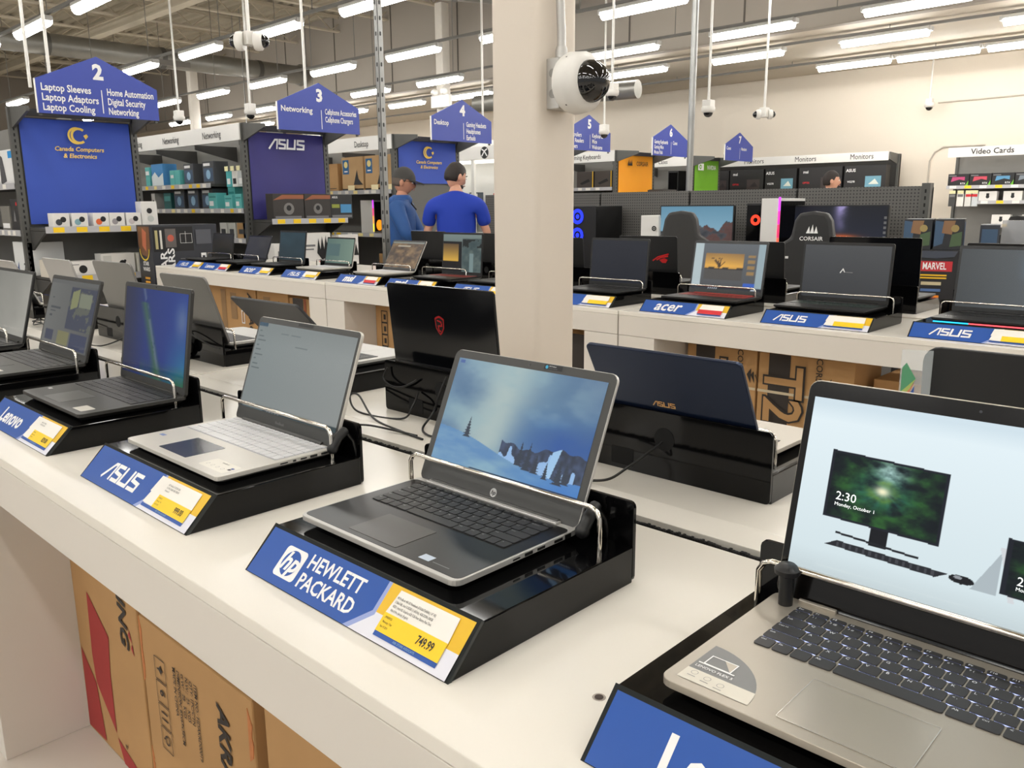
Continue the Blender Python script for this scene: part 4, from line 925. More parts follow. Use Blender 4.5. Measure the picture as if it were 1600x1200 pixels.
aisle_sign(5, 9.93, ['Controllers', 'Card Readers', 'Readers'], ['Keyboards', 'Mice', 'Webcams'], 'blue house-shaped aisle sign numbered 5, half behind the column', (), .75, .75)
aisle_sign(6, 12.07, ['Gaming Keyboards', 'Gaming Mice', 'Mouse Pads'], ['Cases'], 'small blue house-shaped aisle sign numbered 6', (), .7, .62)
aisle_sign(7, 14.35, ['Cases'], ['Monitors'], 'smallest blue house-shaped aisle sign, numbered 7', ())

# ---------------------------------------------------------------- goods on the first end shelf
BOXW = mat('white_carton', (228, 226, 222), .5, var=.02); BLK = flat((22, 22, 24))
RX = math.pi/2
cols = [((60, 64, 68), 'grey'), ((130, 170, 180), 'pale blue'), ((220, 100, 50), 'orange'), ((150, 146, 150), 'silver'), ((200, 190, 190), 'pink-grey')]
for i, (y, (c, nm)) in enumerate(zip((2.645, 2.80, 2.98, 3.12, 3.27), cols)):
    pbox('white bulb box with %s gadget picture, %s from the left on the end shelf' % (nm, ('first', 'second', 'third', 'fourth', 'fifth')[i]), 'product box', (-7.93, y, 1.17), (.135, .12, .125), BOXW, (('d', .35, .38, .2, flat(c)), ('d', .62, .56, .18, BLK)), RX, 'white bulb boxes')
pbox('tall white lamp box with black dot at the right end of the upper end shelf', 'product box', (-7.93, 3.42, 1.17), (.15, .12, .225), BOXW, (('d', .55, .3, .2, flat((196, 200, 196))), ('d', .5, .62, .17, BLK)), RX)
pbox('wide white camera box with black dot on the lower end shelf, behind the silver lid', 'product box', (-7.93, 2.78, .745), (.3, .15, .13), BOXW, (('d', .5, .45, .12, BLK), ('r', .1, .75, .4, .8, INKG)), RX)
pbox('white camera box at the back of the lower end shelf, above the brushed grey lid', 'product box', (-7.95, 3.1, .745), (.3, .15, .185), BOXW, (('d', .62, .5, .1, BLK), ('d', .7, .62, .04, BLK), ('r', .06, .1, .3, .9, flat((205, 205, 200)))), RX)
pbox('narrow pale box at the right of the lower end shelf, beside the dark carton', 'product box', (-7.93, 3.33, .745), (.12, .15, .18), flat((214, 212, 200)), (('r', .1, .2, .5, .8, INKW),), RX)
pbox('pale box at the left end of the lower end shelf', 'product box', (-7.93, 2.54, .745), (.1, .2, .15), flat((205, 198, 186)), (('r', .1, .3, .9, .6, INKW),), RX)
# first unit, left side goods
for lab, x, z, w, h, c, dc in (('white box with grey gadget and blue corner at the left edge, top shelf', -8.62, 1.55, .42, .3, (222, 222, 222), (('p', [(.1, 0), (.5, .1), (.35, .8), (.15, .9)], flat((80, 80, 84))), ('r', .75, .75, 1, .95, flat((30, 140, 210))))),
                               ('dark box with red dot at the left edge, middle shelf', -8.52, 1.14, .22, .28, (42, 42, 44), (('d', .8, .85, .08, RED), ('p', [(.3, .3), (.5, .7), (.6, .3)], INKG))),
                               ('row end of grey box at the left edge, middle shelf', -8.8, 1.14, .25, .22, (120, 118, 112), (('r', .1, .1, .9, .3, INKW),)),
                               ('white carton with handle and blue triangle at the left edge, low shelf', -8.5, .72, .4, .32, (218, 220, 220), (('p', [(.05, .05), (.3, .05), (.3, .45)], flat((30, 70, 130))), ('t', '2', .7, .3, .3, INKK)))):
    pbox(lab, 'product box', (x, 2.46, z), (w, .3, h), flat(c), dc)
# ---------------------------------------------------------------- networking goods
TQ = flat((96, 186, 184)); NB = flat((70, 92, 120)); GB = flat((74, 76, 80))
def net(lab, x, z, w, h, body, dc, cat='product box', d=.18, y=4.68): pbox(lab, cat, (x, y, z), (w, d, h), body, dc)
d_router = (('r', .08, .12, .92, .7, NB), ('d', .5, .42, .2, flat((150, 190, 220))), ('r', .1, .8, .7, .92, INKW))
net('teal box at the left end of the top networking shelf', -10.8, 1.6, .12, .24, TQ, (('r', .1, .6, .9, .8, INKW),))
net('blue and white router box on the top networking shelf', -10.52, 1.6, .32, .27, flat((70, 140, 200)), (('p', [(0, 0), (1, 0), (1, .6), (.6, .4), (.3, .65), (0, .45)], flat((226, 236, 240))),))
net('wide teal box pair end on the top networking shelf', -10.05, 1.6, .26, .18, TQ, (('r', .48, 0, .52, 1, flat((60, 150, 150))), ('r', .1, .5, .4, .7, INKW)))
net('grey router box with blue picture, left of two on the top networking shelf', -9.68, 1.6, .24, .24, GB, d_router)
net('grey router box with blue picture at the right end of the top networking shelf', -9.2, 1.6, .26, .25, GB, d_router)
for i, x in enumerate((-9.98, -9.62, -9.27)): net('grey router box with blue picture, %s of three on the middle networking shelf' % ('left', 'middle', 'right')[i], x, 1.32, .27, .23, GB, d_router)
net('small white box at the left end of the middle networking shelf', -10.7, 1.32, .1, .2, BOXW, (('d', .5, .5, .2, BLK),))
net('dark teal box left of the three routers on the middle networking shelf', -10.3, 1.32, .2, .2, flat((50, 110, 110)), (('r', .1, .5, .9, .8, flat((90, 170, 170))),))
for i, (x, w, h) in enumerate(((-8.98, .2, .18), (-8.8, .16, .24), (-8.62, .18, .15), (-8.46, .16, .22), (-8.4, .14, .16), (-8.3, .14, .19))):
    net('teal adapter box with white band, %s from the left in the teal cluster' % ('first', 'second', 'third', 'fourth', 'fifth', 'sixth')[i], x-.13, 1.32, w*.95, h, TQ, (('r', .1, .2, .6, .5, INKW), ('r', .1, .7, .9, .8, flat((50, 140, 140)))), d=.12, y=4.66+(.14 if i % 2 else 0))
for i, (x, w, c, nm) in enumerate(((-8.95, .16, (226, 226, 222), 'white camera box'), (-8.76, .16, (214, 216, 210), 'pale camera box'), (-8.55, .18, (190, 150, 98), 'plain brown box'), (-8.44, .14, (90, 140, 190), 'blue box'))):
    net(nm + ' on the low networking shelf above the dark carton', x, 1.0, w, .17, flat(c), (('r', .2, .3, .8, .6, GB),))
for i, (x, c, nm) in enumerate(((-8.82, (80, 180, 185), 'teal'), (-8.69, (230, 230, 226), 'white'), (-8.56, (200, 205, 205), 'pale grey'), (-8.43, (70, 84, 110), 'slate blue'))):
    t = thing('hanging_pack', '%s hanging pack on a peg hook beside the violet banner' % nm, 'hanging pack', (x, 4.72, 1.56))
    MB().box(-.055, .055, 0, .03, 0, .17).obj('pack', flat(c), t, bevel=.003); MB().tube([(0, .4, .19), (0, -.02, .19)], .003, 6).obj('peg_hook', STEEL, t)
    MB().box(-.035, .035, -.024, -.02, .17, .22).obj('price_tag', flat((246, 240, 190)), t)
    P = Print((-.055, 0, 0), (1, 0, 0), (0, 0, 1), .0015); P.rect(.02, .03, .09, .09, INKW if i != 1 else BLK); P.obj('print', t)
# second end shelf
d_sat = (('p', [(.0, .75), (.3, .95), (1, .95), (1, .8), (.4, .8)], flat((150, 90, 60))), ('d', .5, .42, .17, flat((120, 118, 116))), ('d', .5, .45, .08, BLK), ('r', .05, .06, .9, .14, INKG))
pbox('dark router box with grey dome picture, left on the violet end shelf', 'product box', (-7.92, 4.9, 1.205), (.37, .14, .27), flat((52, 48, 46)), d_sat, RX, 'dark router boxes')
pbox('dark router box with grey dome picture, middle of the violet end shelf', 'product box', (-7.92, 5.26, 1.205), (.33, .14, .27), flat((52, 48, 46)), d_sat, RX, 'dark router boxes')
pbox('black router box with blue picture at the right of the violet end shelf', 'product box', (-7.92, 5.57, 1.205), (.29, .14, .265), flat((36, 38, 40)), (('r', .45, .25, .95, .6, flat((70, 140, 190))), ('t', 'ASUS', .2, .88, .12, INKW), ('r', .05, .45, .4, .6, flat((140, 150, 60))), ('r', .05, .06, .95, .16, INKG)), RX)
d_ant = (('t', 'ASUS', .15, .92, .06, INKK), ('r', .1, .6, .5, .66, INKG), ('r', .1, .5, .45, .54, INKG), ('p', [(.55, .4), (.6, .85), (.66, .5), (.72, .9), (.78, .5), (.84, .92), (.9, .5), (1, .8), (1, .3), (.7, .2)], BLK), ('r', .6, .06, .75, .16, RED))
pbox('white router carton with spiky black picture below the violet end shelf', 'product box', (-7.86, 5.16, .70), (.4, .14, .36), BOXW, d_ant, RX)
pbox('second white router carton lower right below the violet end shelf', 'product box', (-7.86, 5.6, .70), (.26, .14, .33), BOXW, (('r', .1, .6, .6, .7, INKG), ('p', [(.6, .3), (.8, .9), (1, .3)], BLK)), RX)
pbox('narrow white carton left below the violet end shelf', 'product box', (-7.86, 4.76, .70), (.2, .14, .26), BOXW, (('r', .2, .3, .8, .7, INKG),), RX)
# desktop shelf: computers in brown cartons
d_cs = (('r', .05, .5, .34, .92, flat((24, 96, 150))), ('d', .2, .78, .09, flat((240, 225, 150))), ('r', .12, .56, .28, .6, INKW), ('p', [(.55, .18), (.72, .62), (.78, .35), (.98, .18)], INKK), ('r', .0, .0, 1, .07, flat((40, 36, 32))))
for i, (x, lab) in enumerate(((-9.22, 'left of two before the strut post'), (-8.72, 'right of two before the strut post'), (-8.425, 'half hidden by the strut post'))):
    tt = pbox('brown desktop carton with blue label, ' + lab, 'carton', (x, 6.68, 1.54), (.46 if i < 2 else .1, .4, .43), KRAFT2, d_cs if i < 2 else (), 0, 'brown desktop cartons')
    MB().box(-.07, .07, -.03, -.027, -.03, .07).obj('price_tag', flat((250, 236, 190)), tt)
pbox('plain brown carton at the left end of the desktop shelf', 'carton', (-9.75, 6.68, 1.54), (.4, .4, .36), KRAFT, (('r', .1, .1, .9, .12, INKK),))
t = thing('desktop_computer', 'white desktop computer with glowing rainbow edge on the shelf behind the strut post', 'computer', (-9.02, 6.74, 1.0), rad(20))
MB().box(-.1, .1, 0, .42, 0, .42).obj('case', BOXW, t, bevel=.004); MB().box(.1, .103, .02, .4, .02, .4).obj('side_glass', BLACKG, t)
for k, c in enumerate(((255, 220, 60), (255, 150, 60), (255, 60, 120), (210, 60, 255))): MB().box(.085, .102, -.004, 0, .02+.1*k, .12+.1*k).obj('light_strip', glow(c, 1.3), t)
MB().lathe([(.02, 0), (.07, .0), (.07, .006)], 14, axis='x', c=(.103, .12, .1)).obj('lit_fan', glow((255, 150, 30), 1.2), t)
for i, (x, y) in enumerate(((-8.45, 6.72), (-8.7, 6.74))):
    pbox('small brown carton on the low shelf behind the brown game screen, %s' % ('right' if i == 0 else 'left'), 'carton', (x, y, .5), (.2, .2, .28-.04*i), KRAFT, (('r', .3, 0, .4, 1, KRAFT2),))
# gaming keyboards and cases, right of the column
for i, (x, z, c, lab) in enumerate(((-9.0, 1.62, (70, 62, 58), 'brown-black keyboard box on the upper shelf right of the column, left one'), (-8.62, 1.62, (74, 66, 60), 'brown-black keyboard box on the upper shelf right of the column, right one'), (-9.05, 1.2, (250, 200, 30), 'bright yellow keyboard box on the lower shelf right of the column'), (-8.6, 1.2, (44, 52, 56), 'dark keyboard box on the lower shelf right of the column'))):
    pbox(lab, 'product box', (x, 11.25, z), (.36, .3, .27), flat(c), (('p', [(.2, .3), (.7, .55), (.8, .4), (.3, .2)], BLK), ('r', .92, 0, .97, 1, flat((240, 190, 20)))))
t = thing('desktop_case', 'black computer case on the shelf between the orange and green banners', 'computer case', (-8.72, 13.5, 1.55))
MB().box(-.12, .1, 0, .42, 0, .4).obj('case', BLACKM, t, bevel=.004); MB().box(-.1, .08, -.003, 0, .03, .37).obj('front_glass', BLACKG, t)
t = thing('desktop_case', 'grey mesh-topped case below the orange banner edge', 'computer case', (-7.75, 11.9, 1.42), RX)
MB().box(-.2, .2, 0, .3, 0, .16).obj('case', GREYD, t, bevel=.004); MB().box(-.18, .18, .02, .28, .16, .165).obj('mesh_top', BLACKM, t)
MB().box(-.25, .25, -.05, .4, -1.42, -.0).obj('pedestal', GREYM, t)
# monitors shelf along the back wall
t = thing('wall_shelf', 'dark wall shelf with monitor header holding black monitor boxes', 'shelving', (-5.42, 15.1, 0))
MB().box(-8, 0, .42, .46, 0, 2.15).obj('back_panel', GREYD, t); MB().box(-8, 0, 0, .42, 0, .14).obj('base_deck', GREYD, t)
u = MB().box(-.04, .0, .38, .46, 0, 2.18).obj('upright', UPM, t); MB().box(-8, -.02, 0, .42, 1.50, 1.53).obj('shelf_board', GREYD, t)
h = MB().box(-8, -.05, -.015, .015, 2.06, 2.21).obj('header', HEADM, t); MB().prism([(.015, 2.2), (.42, 2.18), (.42, 2.0), (.015, 2.08)], 'x', -.06, -.03).obj('shelf_bracket', GREYM, h)
P = Print((0, -.015, 0), (1, 0, 0), (0, 0, 1), .002)
for k in range(5): P.text('Monitors', -.5-1.02*k, 2.135, .13, INKK, 1, .0, 0, 'CENTER', .85)
P.obj('header_lettering', h)
MBX = flat((34, 33, 34), .45)
for i, (x, w, lab, lg) in enumerate(((-5.86, .72, 'rightmost black monitor box with a pale island picture on the wall shelf', 'ASUS'), (-6.66, .8, 'black monitor box with red dragon mark behind the far head', 'msi'), (-7.42, .62, 'black monitor box with a blue picture, left of the far head', 'ASUS'), (-8.12, .7, 'black monitor box with red lettering beside the smallest sign', 'msi'), (-8.75, .5, 'black monitor box half behind the green banner', ''))):
    pbox(lab, 'monitor box', (x, 15.12, 1.53), (w, .2, .46), MBX, (('t', lg or ' ', .16, .82, .16, INKW), ('r', .52, .2, .9, .6, flat((110, 160, 180)) if lg == 'ASUS' else flat((60, 50, 50))), ('p', [(.6, .3), (.75, .5), (.85, .3)], flat((220, 225, 215)) if lg == 'ASUS' else flat((40, 34, 36))), ('t', 'VG278' if lg == 'ASUS' else 'OPTIX', .18, .4, .1, INKW if lg == 'ASUS' else RED)))
# video card shelf at the right
t = thing('wall_shelf', 'grey wall shelf with video card header at the right edge', 'shelving', (-4.45, 14.92, 0))
MB().box(0, 5, .40, .44, 0, 2.1).obj('back_panel', BACKM, t); MB().box(0, 5, 0, .4, 0, .14).obj('base_deck', GREYD, t)
for x in (.02, 1.22): u = MB().box(x-.02, x+.02, .36, .42, 0, 2.1).obj('upright', UPM, t)
h = MB().box(-.02, 5, -.015, .015, 2.05, 2.2).obj('header', HEADM, t); P = Print((0, -.015, 0), (1, 0, 0), (0, 0, 1), .002)
for k in range(2): P.text('Video Cards', .62+1.3*k, 2.125, .12, INKK, 1, .012, 0, 'CENTER', 1)
P.obj('header_lettering', h)
for z, xa, xb in ((1.6, 0, 5), (1.36, .48, 5), (1.0, .6, 5), (.6, 0, 5)):
    s = MB().box(xa, xb, 0, .4, z-.03, z).obj('shelf_board', GREYD, t); MB().box(xa, xb, -.006, 0, z-.045, z+.008).obj('price_rail', RAILP, s)
    P = Print((xa, -.006, z-.045), (1, 0, 0), (0, 0, 1), .002)
    for k in range(10): P.rect(.05+.22*k, .006, .15+.22*k, .05, TAGY if k % 2 else PAPER)
    stuff(P.obj('price_labels', s))
d_gpu = lambda c: (('p', [(.15, .35), (.55, .55), (.8, .45), (.8, .75), (.2, .75)], flat(c)), ('t', 'RTX', .72, .2, .2, INKW), ('p', [(.85, .05), (.98, .05), (.98, .45)], flat((110, 190, 40))), ('r', .05, .8, .4, .88, INKG))
for i, (x, c, nm) in enumerate(((-4.29, (190, 70, 120), 'magenta'), (-3.97, (200, 70, 90), 'red'), (-3.65, (90, 150, 190), 'blue'), (-3.33, (120, 130, 140), 'grey'), (-3.01, (150, 90, 170), 'purple'))):
    pbox('black graphics card box with %s picture on the top right shelf' % nm, 'product box', (x, 14.95, 1.6), (.31, .2, .19), flat((28, 28, 30)), d_gpu(c))
d_mouse = (('d', .5, .45, .1, BLK), ('r', .42, .45, .58, .8, BLK))
for i, (x, z) in enumerate(((-3.84, 1.36), (-3.49, 1.36), (-3.62, 1.0), (-3.2, 1.0))):
    pbox('white mouse box with black mouse, %s on the shelf at the right edge' % ('upper left', 'upper right', 'lower left', 'lower right')[i], 'product box', (x, 14.95, z), (.26, .12, .15), BOXW, d_mouse)
for i, (x, z, c) in enumerate(((-4.36, 1.28, (60, 60, 60)), (-4.24, 1.28, (226, 224, 218)), (-4.12, 1.28, (214, 214, 210)), (-4.03, 1.28, (200, 206, 210)))):
    t = thing('hanging_pack', '%s from the left of the hanging cards under the graphics boxes' % ('first dark pack', 'second white pack', 'third pale pack', 'fourth grey pack')[i], 'hanging pack', (x, 14.96, z))
    MB().box(-.05, .05, 0, .02, 0, .2).obj('pack', flat(c), t); MB().box(-.045, .045, -.006, -.002, .2, .25).obj('price_tag', flat((246, 240, 190)), t); MB().tube([(0, .36, .21), (0, -.01, .21)], .003, 6).obj('peg_hook', STEEL, t)
    P = Print((-.05, 0, 0), (1, 0, 0), (0, 0, 1), .0015); P.rect(.01, .15, .09, .19, RED if i > 1 else INKG); P.obj('print', t)
# ================================================================ gaming corner behind the far table
def pegmat():
    m = mat('pegboard_grey', (92, 90, 87), .55, var=.02); nt = m.node_tree; b = nt.nodes['Principled BSDF']
    tc = nt.nodes.new('ShaderNodeTexCoord'); mp = nt.nodes.new('ShaderNodeMapping'); mp.inputs['Scale'].default_value = (40, 0, 40)
    v = nt.nodes.new('ShaderNodeTexVoronoi'); v.inputs['Randomness'].default_value = 0; v.inputs['Scale'].default_value = 1
    r = nt.nodes.new('ShaderNodeValToRGB'); r.color_ramp.elements[0].position = .2; r.color_ramp.elements[0].color = (.02, .02, .02, 1); r.color_ramp.elements[1].position = .24; r.color_ramp.elements[1].color = S(96, 94, 91)
    nt.links.new(tc.outputs['Object'], mp.inputs[0]); nt.links.new(mp.outputs[0], v.inputs['Vector']); nt.links.new(v.outputs['Distance'], r.inputs[0]); nt.links.new(r.outputs[0], b.inputs['Base Color'])
    return m
PEG = pegmat()
t = thing('pegboard_wall', 'low grey pegboard partition behind the gaming chairs', 'partition', (-2.08, 6.6, 0))
for a, b in ((-4.6, -3.02), (-3.0, -2.02), (-2.0, -1.02), (-1.0, -.05)): MB().box(a, b, 0, .03, .1, 1.45).obj('pegboard_panel', PEG, t, bevel=.003)
u = MB().box(-.05, .01, -.02, .05, 0, 1.47).obj('upright', UPM, t); slots(u, -.02, -.02, .5, 1.42, 'y')
MB().box(-4.6, .01, .03, .06, 0, 1.44).obj('backing', GREYD, t)
t = thing('gaming_desk', 'dark counter along the pegboard carrying monitors and computers', 'desk', (-3.6, 6.25, 0))
MB().box(-1.9, 1.5, -.4, .33, .73, .77).obj('desktop', GREYD, t, bevel=.004)
for x in (-1.86, 0, 1.46): MB().box(x-.03, x+.03, -.35, .3, 0, .73).obj('leg_panel', GREYD, t)
def img_rocks(u, v):
    n = fbm(u, v, 7, 51); img = mixc((150, 186, 204), (96, 140, 164), v); ridge = .35+.28*np.abs(np.sin(u*7+.6))*fbm(u, u*0, 6, 2)*1.6+.25*np.clip(u-.62, 0, 1)*2
    img = np.where((v < ridge)[..., None], mixc((44, 48, 54), (120, 116, 116), n*1.6-.4), img); return np.where(((v < ridge) & (u > .62) & (n > .5))[..., None], mixc((110, 80, 76), (70, 52, 50), n), img)
def img_milky(u, v):
    n = fbm(u, v, 6, 61); img = mixc((40, 44, 58), (24, 26, 34), v); img = mixc(img, (150, 140, 190), np.exp(-((u-.52-.05*(n-.5))/.06)**2)*np.clip(v-.25, 0, 1)*1.4*(.5+n))
    return where(v < .16+.03*np.sin(u*12), (16, 14, 16), mixc(img, (255, 110, 40), np.exp(-((u-.55)/.16)**2-((v-.2)/.09)**2)))
def monitor(label, x, y, zt, w, h, fn, curve=0):
    t = thing('monitor', label, 'monitor', (x, y, .77)); zc = zt-.77-h/2
    MB().prism(rrect(w, h, .006, 3, 0, zc), 'y', 0, .03).obj('housing', BLACKM, t, bevel=.002); screen(t, w-.02, h-.03, fn, 110, 1., .3, (0, -.0015, zc+.005))
    MB().box(-.03, .03, .03, .07, 0, zc).obj('neck', BLACKM, t); MB().prism(rrect(.26, .2, .03, 4, 0, .03), 'z', 0, .012).obj('foot', BLACKM, t)
    if curve:
        for k in range(5): MB().box(w/2-.03, w/2-.012, -.003, 0, zc-.08+.035*k, zc-.062+.035*k).obj('button', INKG, t)
monitor('wide monitor showing a rocky coast, partly behind the left gaming chair', -3.775, 6.2, 1.325, .705, .40, img_rocks)
monitor('dark ultrawide monitor showing an orange glow under the milky way', -2.57, 6.2, 1.318, .72, .32, img_milky, 1)
def tower(label, x, y, w, d, h, body, rz, fan, fans, strip=None, extra=None, z=.77):
    t = thing('desktop_computer', label, 'computer', (x, y, z), rz)
    MB().box(-w/2, w/2, 0, d, 0, h).obj('case', body, t, bevel=.004); MB().box(-w/2-.003, -w/2, .01, d-.01, .02, h-.02).obj('side_glass', BLACKG, t)
    MB().box(w/2, w/2+.003, .01, d-.01, .02, h-.02).obj('side_panel', BLACKG if strip else body, t)
    for fx, fz, r in fans:
        if r <= 0: continue
        q = Print((fx[0], fx[1], fz), fx[2], (0, 0, 1), .006); q.ring(0, 0, r*.55, r, fan, 0, 16); q.disc(0, 0, r*.3, fan, 0, 12); q.obj('lit_fan', t)
    if strip:
        n = len(strip)
        for k, c in enumerate(strip): MB().box(w/2-.012, w/2+.004, -.004, 0, h*k/n+.01, h*(k+1)/n+.01-.01/n).obj('light_strip', glow(c, 1.2), t)
    return t
tower('black computer with blue lit fans right of the column', -4.9, 6.1, .3, .4, .555, BLACKM, 0, glow((30, 50, 255), 1.2), [((-.06, 0, (1, 0, 0)), .12+.17*k, .07) for k in range(3)])
tower('small white computer beside the rocky coast monitor', -4.2, 6.15, .17, .35, .47, BOXW, rad(8), BLK, [((.045, 0, (1, 0, 0)), .36, .022)])
tower('tall white computer with rainbow edge and red fan between the two monitors', -2.985, 5.95, .15, .42, .60, BOXW, rad(0), glow((255, 50, 30), 1.2), [((-.1, .0, (1, 0, 0)), .46, .0)], ((255, 230, 60), (255, 190, 60), (255, 90, 60), (255, 40, 90), (255, 40, 160), (210, 60, 255)))
t = thing('desktop_computer', 'black glass-sided computer with a red lit fan, left of the tall white computer', 'computer', (-3.135, 5.98, .77))
MB().box(-.06, .06, 0, .4, 0, .565).obj('case', BLACKM, t, bevel=.003); MB().box(-.055, .055, -.003, 0, .02, .55).obj('front_glass', BLACKG, t)
q = Print((.02, -.003, .44), (1, 0, 0), (0, 0, 1), .004); RF = glow((255, 56, 30), 1.1); q.ring(0, 0, .018, .04, RF, 0, 18); q.obj('lit_fan', t)
def gaming_chair(label, x, y, rz, top, logo, col, wing=.26):
    t = thing('gaming_chair', label, 'chair', (x, y, 0), rz); h = top
    o = [(-.2, .42), (.2, .42), (.25, .55), (.235, .8), (.26, .95), (.25, h-.25), (.2, h-.21), (.135, h-.17), (.115, h-.06), (.085, h-.012), (0, h), (-.085, h-.012), (-.115, h-.06), (-.135, h-.17), (-.2, h-.21), (-.25, h-.25), (-.26, .95), (-.235, .8), (-.25, .55)]
    MB().prism(o, 'y', .0, .1).obj('backrest', col, t, bevel=.02, smooth=40)
    MB().prism(rrect(.5, .5, .06, 4, 0, .22), 'z', .4, .5).obj('seat', col, t, bevel=.02)
    for s in (-1, 1):
        MB().tube([(s*.27, .3, .42), (s*.33, .3, .45), (s*.33, .28, .66)], .018, 8).obj('arm_post', BLACKM, t, smooth=60); MB().box(s*.33-.045, s*.33+.045, .14, .42, .66, .69).obj('armrest', BLACKM, t, bevel=.008)
    MB().tube([(0, .22, .12), (0, .22, .4)], .03, 10).obj('gas_lift', CHROME, t, smooth=60)
    for k in range(5):
        a = rad(72*k+18); ex, ey = .32*math.cos(a), .22+.32*math.sin(a)
        g = MB().tube([(0, .22, .13), (ex, ey, .075)], [.03, .02], 8).obj('leg', BLACKM, t, smooth=60); MB().lathe([(.03, -.02), (.03, .02)], 12, axis='x', c=(ex, ey, .03)).obj('castor', BLACKM, g)
    if logo:
        P = Print((0, -.0005, 0), (1, 0, 0), (0, 0, 1), .004)
        for k in range(3): P.poly([(-.035+.025*k, h-.14), (-.01+.025*k, h-.14), (-.016+.022*k, h-.095+.012*(k == 1))], INKW)
        P.text('CORSAIR', 0, h-.175, .036, INKW, 1, .012); P.obj('embroidery', t)
        for s in (-1, 1): MB().box(s*.17-.03, s*.17+.03, -.004, .001, .975, .99).obj('strap_plate', flat((210, 210, 210)), t)
CHB = mat('chair_black', (26, 26, 27), .5, var=.06, bump=.05); CHG = mat('chair_charcoal', (44, 43, 42), .6, var=.06, bump=.05)
gaming_chair('black gaming chair with white sail logo in front of the ultrawide monitor', -2.365, 5.3, rad(10), 1.28, True, CHB)
gaming_chair('plain charcoal gaming chair in front of the rocky coast monitor', -3.33, 5.25, rad(15), 1.285, False, CHG)
gaming_chair('dark chair by the white mouse boxes at the right edge', -2.25, 9.9, rad(-30), 1.2, False, CHB)
t = thing('green_cap', 'bright green rounded top peeking over the glossy black lid', 'toy', (-1.93, 5.0, .80))
MB().ball((0, 0, .2), (.075, .06, .1), 14, 8).obj('dome', flat((70, 190, 50)), t, smooth=60); MB().lathe([(.06, 0), (.05, .2)], 12).obj('stem', flat((50, 140, 40)), t); MB().lathe([(.07, -.8), (.07, 0)], 12).obj('pedestal', GREYD, t)
# comic cartons
CARD = flat((30, 30, 34)); ART = [flat(c) for c in ((58, 84, 112), (134, 100, 70), (70, 92, 62), (120, 54, 54), (156, 136, 84))]
pbox('tall dark carton with red-block lettering at the end of the far table', 'carton', (-1.60, 5.2, 0), (.31, .36, 1.06), CARD, (('r', .28, .885, .88, .94, flat((190, 40, 50))), ('t', 'MARVEL', .58, .912, .052, INKW, .62), ('d', .13, .915, .1, YELL), ('r', .3, .86, .8, .868, YELL), ('r', .3, .845, .8, .853, YELL), ('r', .38, .81, .72, .828, flat((200, 186, 150))), ('r', .38, .775, .72, .79, flat((80, 110, 160))), ('r', .4, .735, .7, .755, ORANGE), ('p', [(.05, .995), (.95, .995), (.9, .965), (.6, .955), (.3, .96)], flat((60, 66, 80)))), rad(14), name='carton', side=(('t', 'MARVEL', .5, .8, .06, flat((190, 120, 130)), .8, 90), ('r', .1, .88, .9, .96, flat((70, 84, 110))), ('r', .1, .3, .3, .8, flat((50, 60, 84)))))
for i, x in enumerate((-1.682, -1.525)):
    pbox('small colourful carton on the tall dark carton, %s' % ('left' if i == 0 else 'right'), 'carton', (x, 5.2+.04*i, 1.06), (.148, .3, .175), flat((34, 36, 42)), (('p', [(0, .1), (.3, .2), (.4, .9), (0, .95)], ART[0]), ('p', [(.25, .55), (.6, .5), (.7, .95), (.3, .95)], ART[1]), ('p', [(.55, .1), (.95, .15), (.95, .6), (.6, .5)], ART[2]), ('d', .7, .7, .14, ART[4])), rad(14), name='carton', side=(('r', .1, .1, .9, .9, flat((60, 80, 110))),))
pbox('slim carton with blue figures art right of the tall dark carton', 'carton', (-1.36, 5.42, 0), (.1, .3, 1.2), flat((48, 52, 62)), (('p', [(.1, .7), (.9, .75), (.9, .98), (.1, .98)], ART[0]),), rad(14), name='carton', side=(('p', [(.1, .6), (.8, .7), (.8, .95), (.1, .9)], flat((110, 112, 118))),))
t = thing('clear_pack', 'clear plastic package standing right of the comic cartons', 'package', (-1.28, 5.75, 0)); MB().box(-.1, .08, 0, .12, 0, 1.22).obj('shell', mat('clear_plastic', (190, 192, 196), .2, alpha=.55, var=.1), t); MB().box(-.06, .04, .03, .09, .9, 1.1).obj('content', flat((120, 120, 124)), t)
# dark printed carton left of the far table
SWD = flat((48, 50, 58), .45)
t = pbox('large dark carton with sideways white block lettering, left of the far table', 'carton', (-7.5, 3.54, 0), (.62, .3, 1.185), SWD, (('r', .02, .8, .62, .985, flat((20, 20, 22))), ('r', .2, .83, .36, .97, flat((96, 90, 88))), ('d', .28, .9, .05, flat((190, 90, 70))), ('r', .05, .82, .09, .96, flat((180, 170, 120))), ('r', .12, .82, .15, .96, flat((210, 208, 200))), ('r', .42, .86, .6, .862, INKW), ('r', .42, .93, .6, .932, INKW), ('r', .42, .86, .424, .932, INKW), ('r', .5, .86, .504, .95, INKW), ('r', .596, .86, .6, .932, INKW),
    ('r', .66, .85, .9, .96, flat((84, 86, 94))), ('t', 'STAR', .16, .68, .075, INKW, 1.4, 90), ('t', 'WARS', .27, .68, .075, INKW, 1.4, 90), ('r', .4, .74, .62, .745, INKG), ('r', .72, .7, .8, .78, INKW), ('r', .74, .72, .78, .76, SWD)), RX, name='carton')
P = Print((-.31, .3, 0), (0, -1, 0), (0, 0, 1), .002)
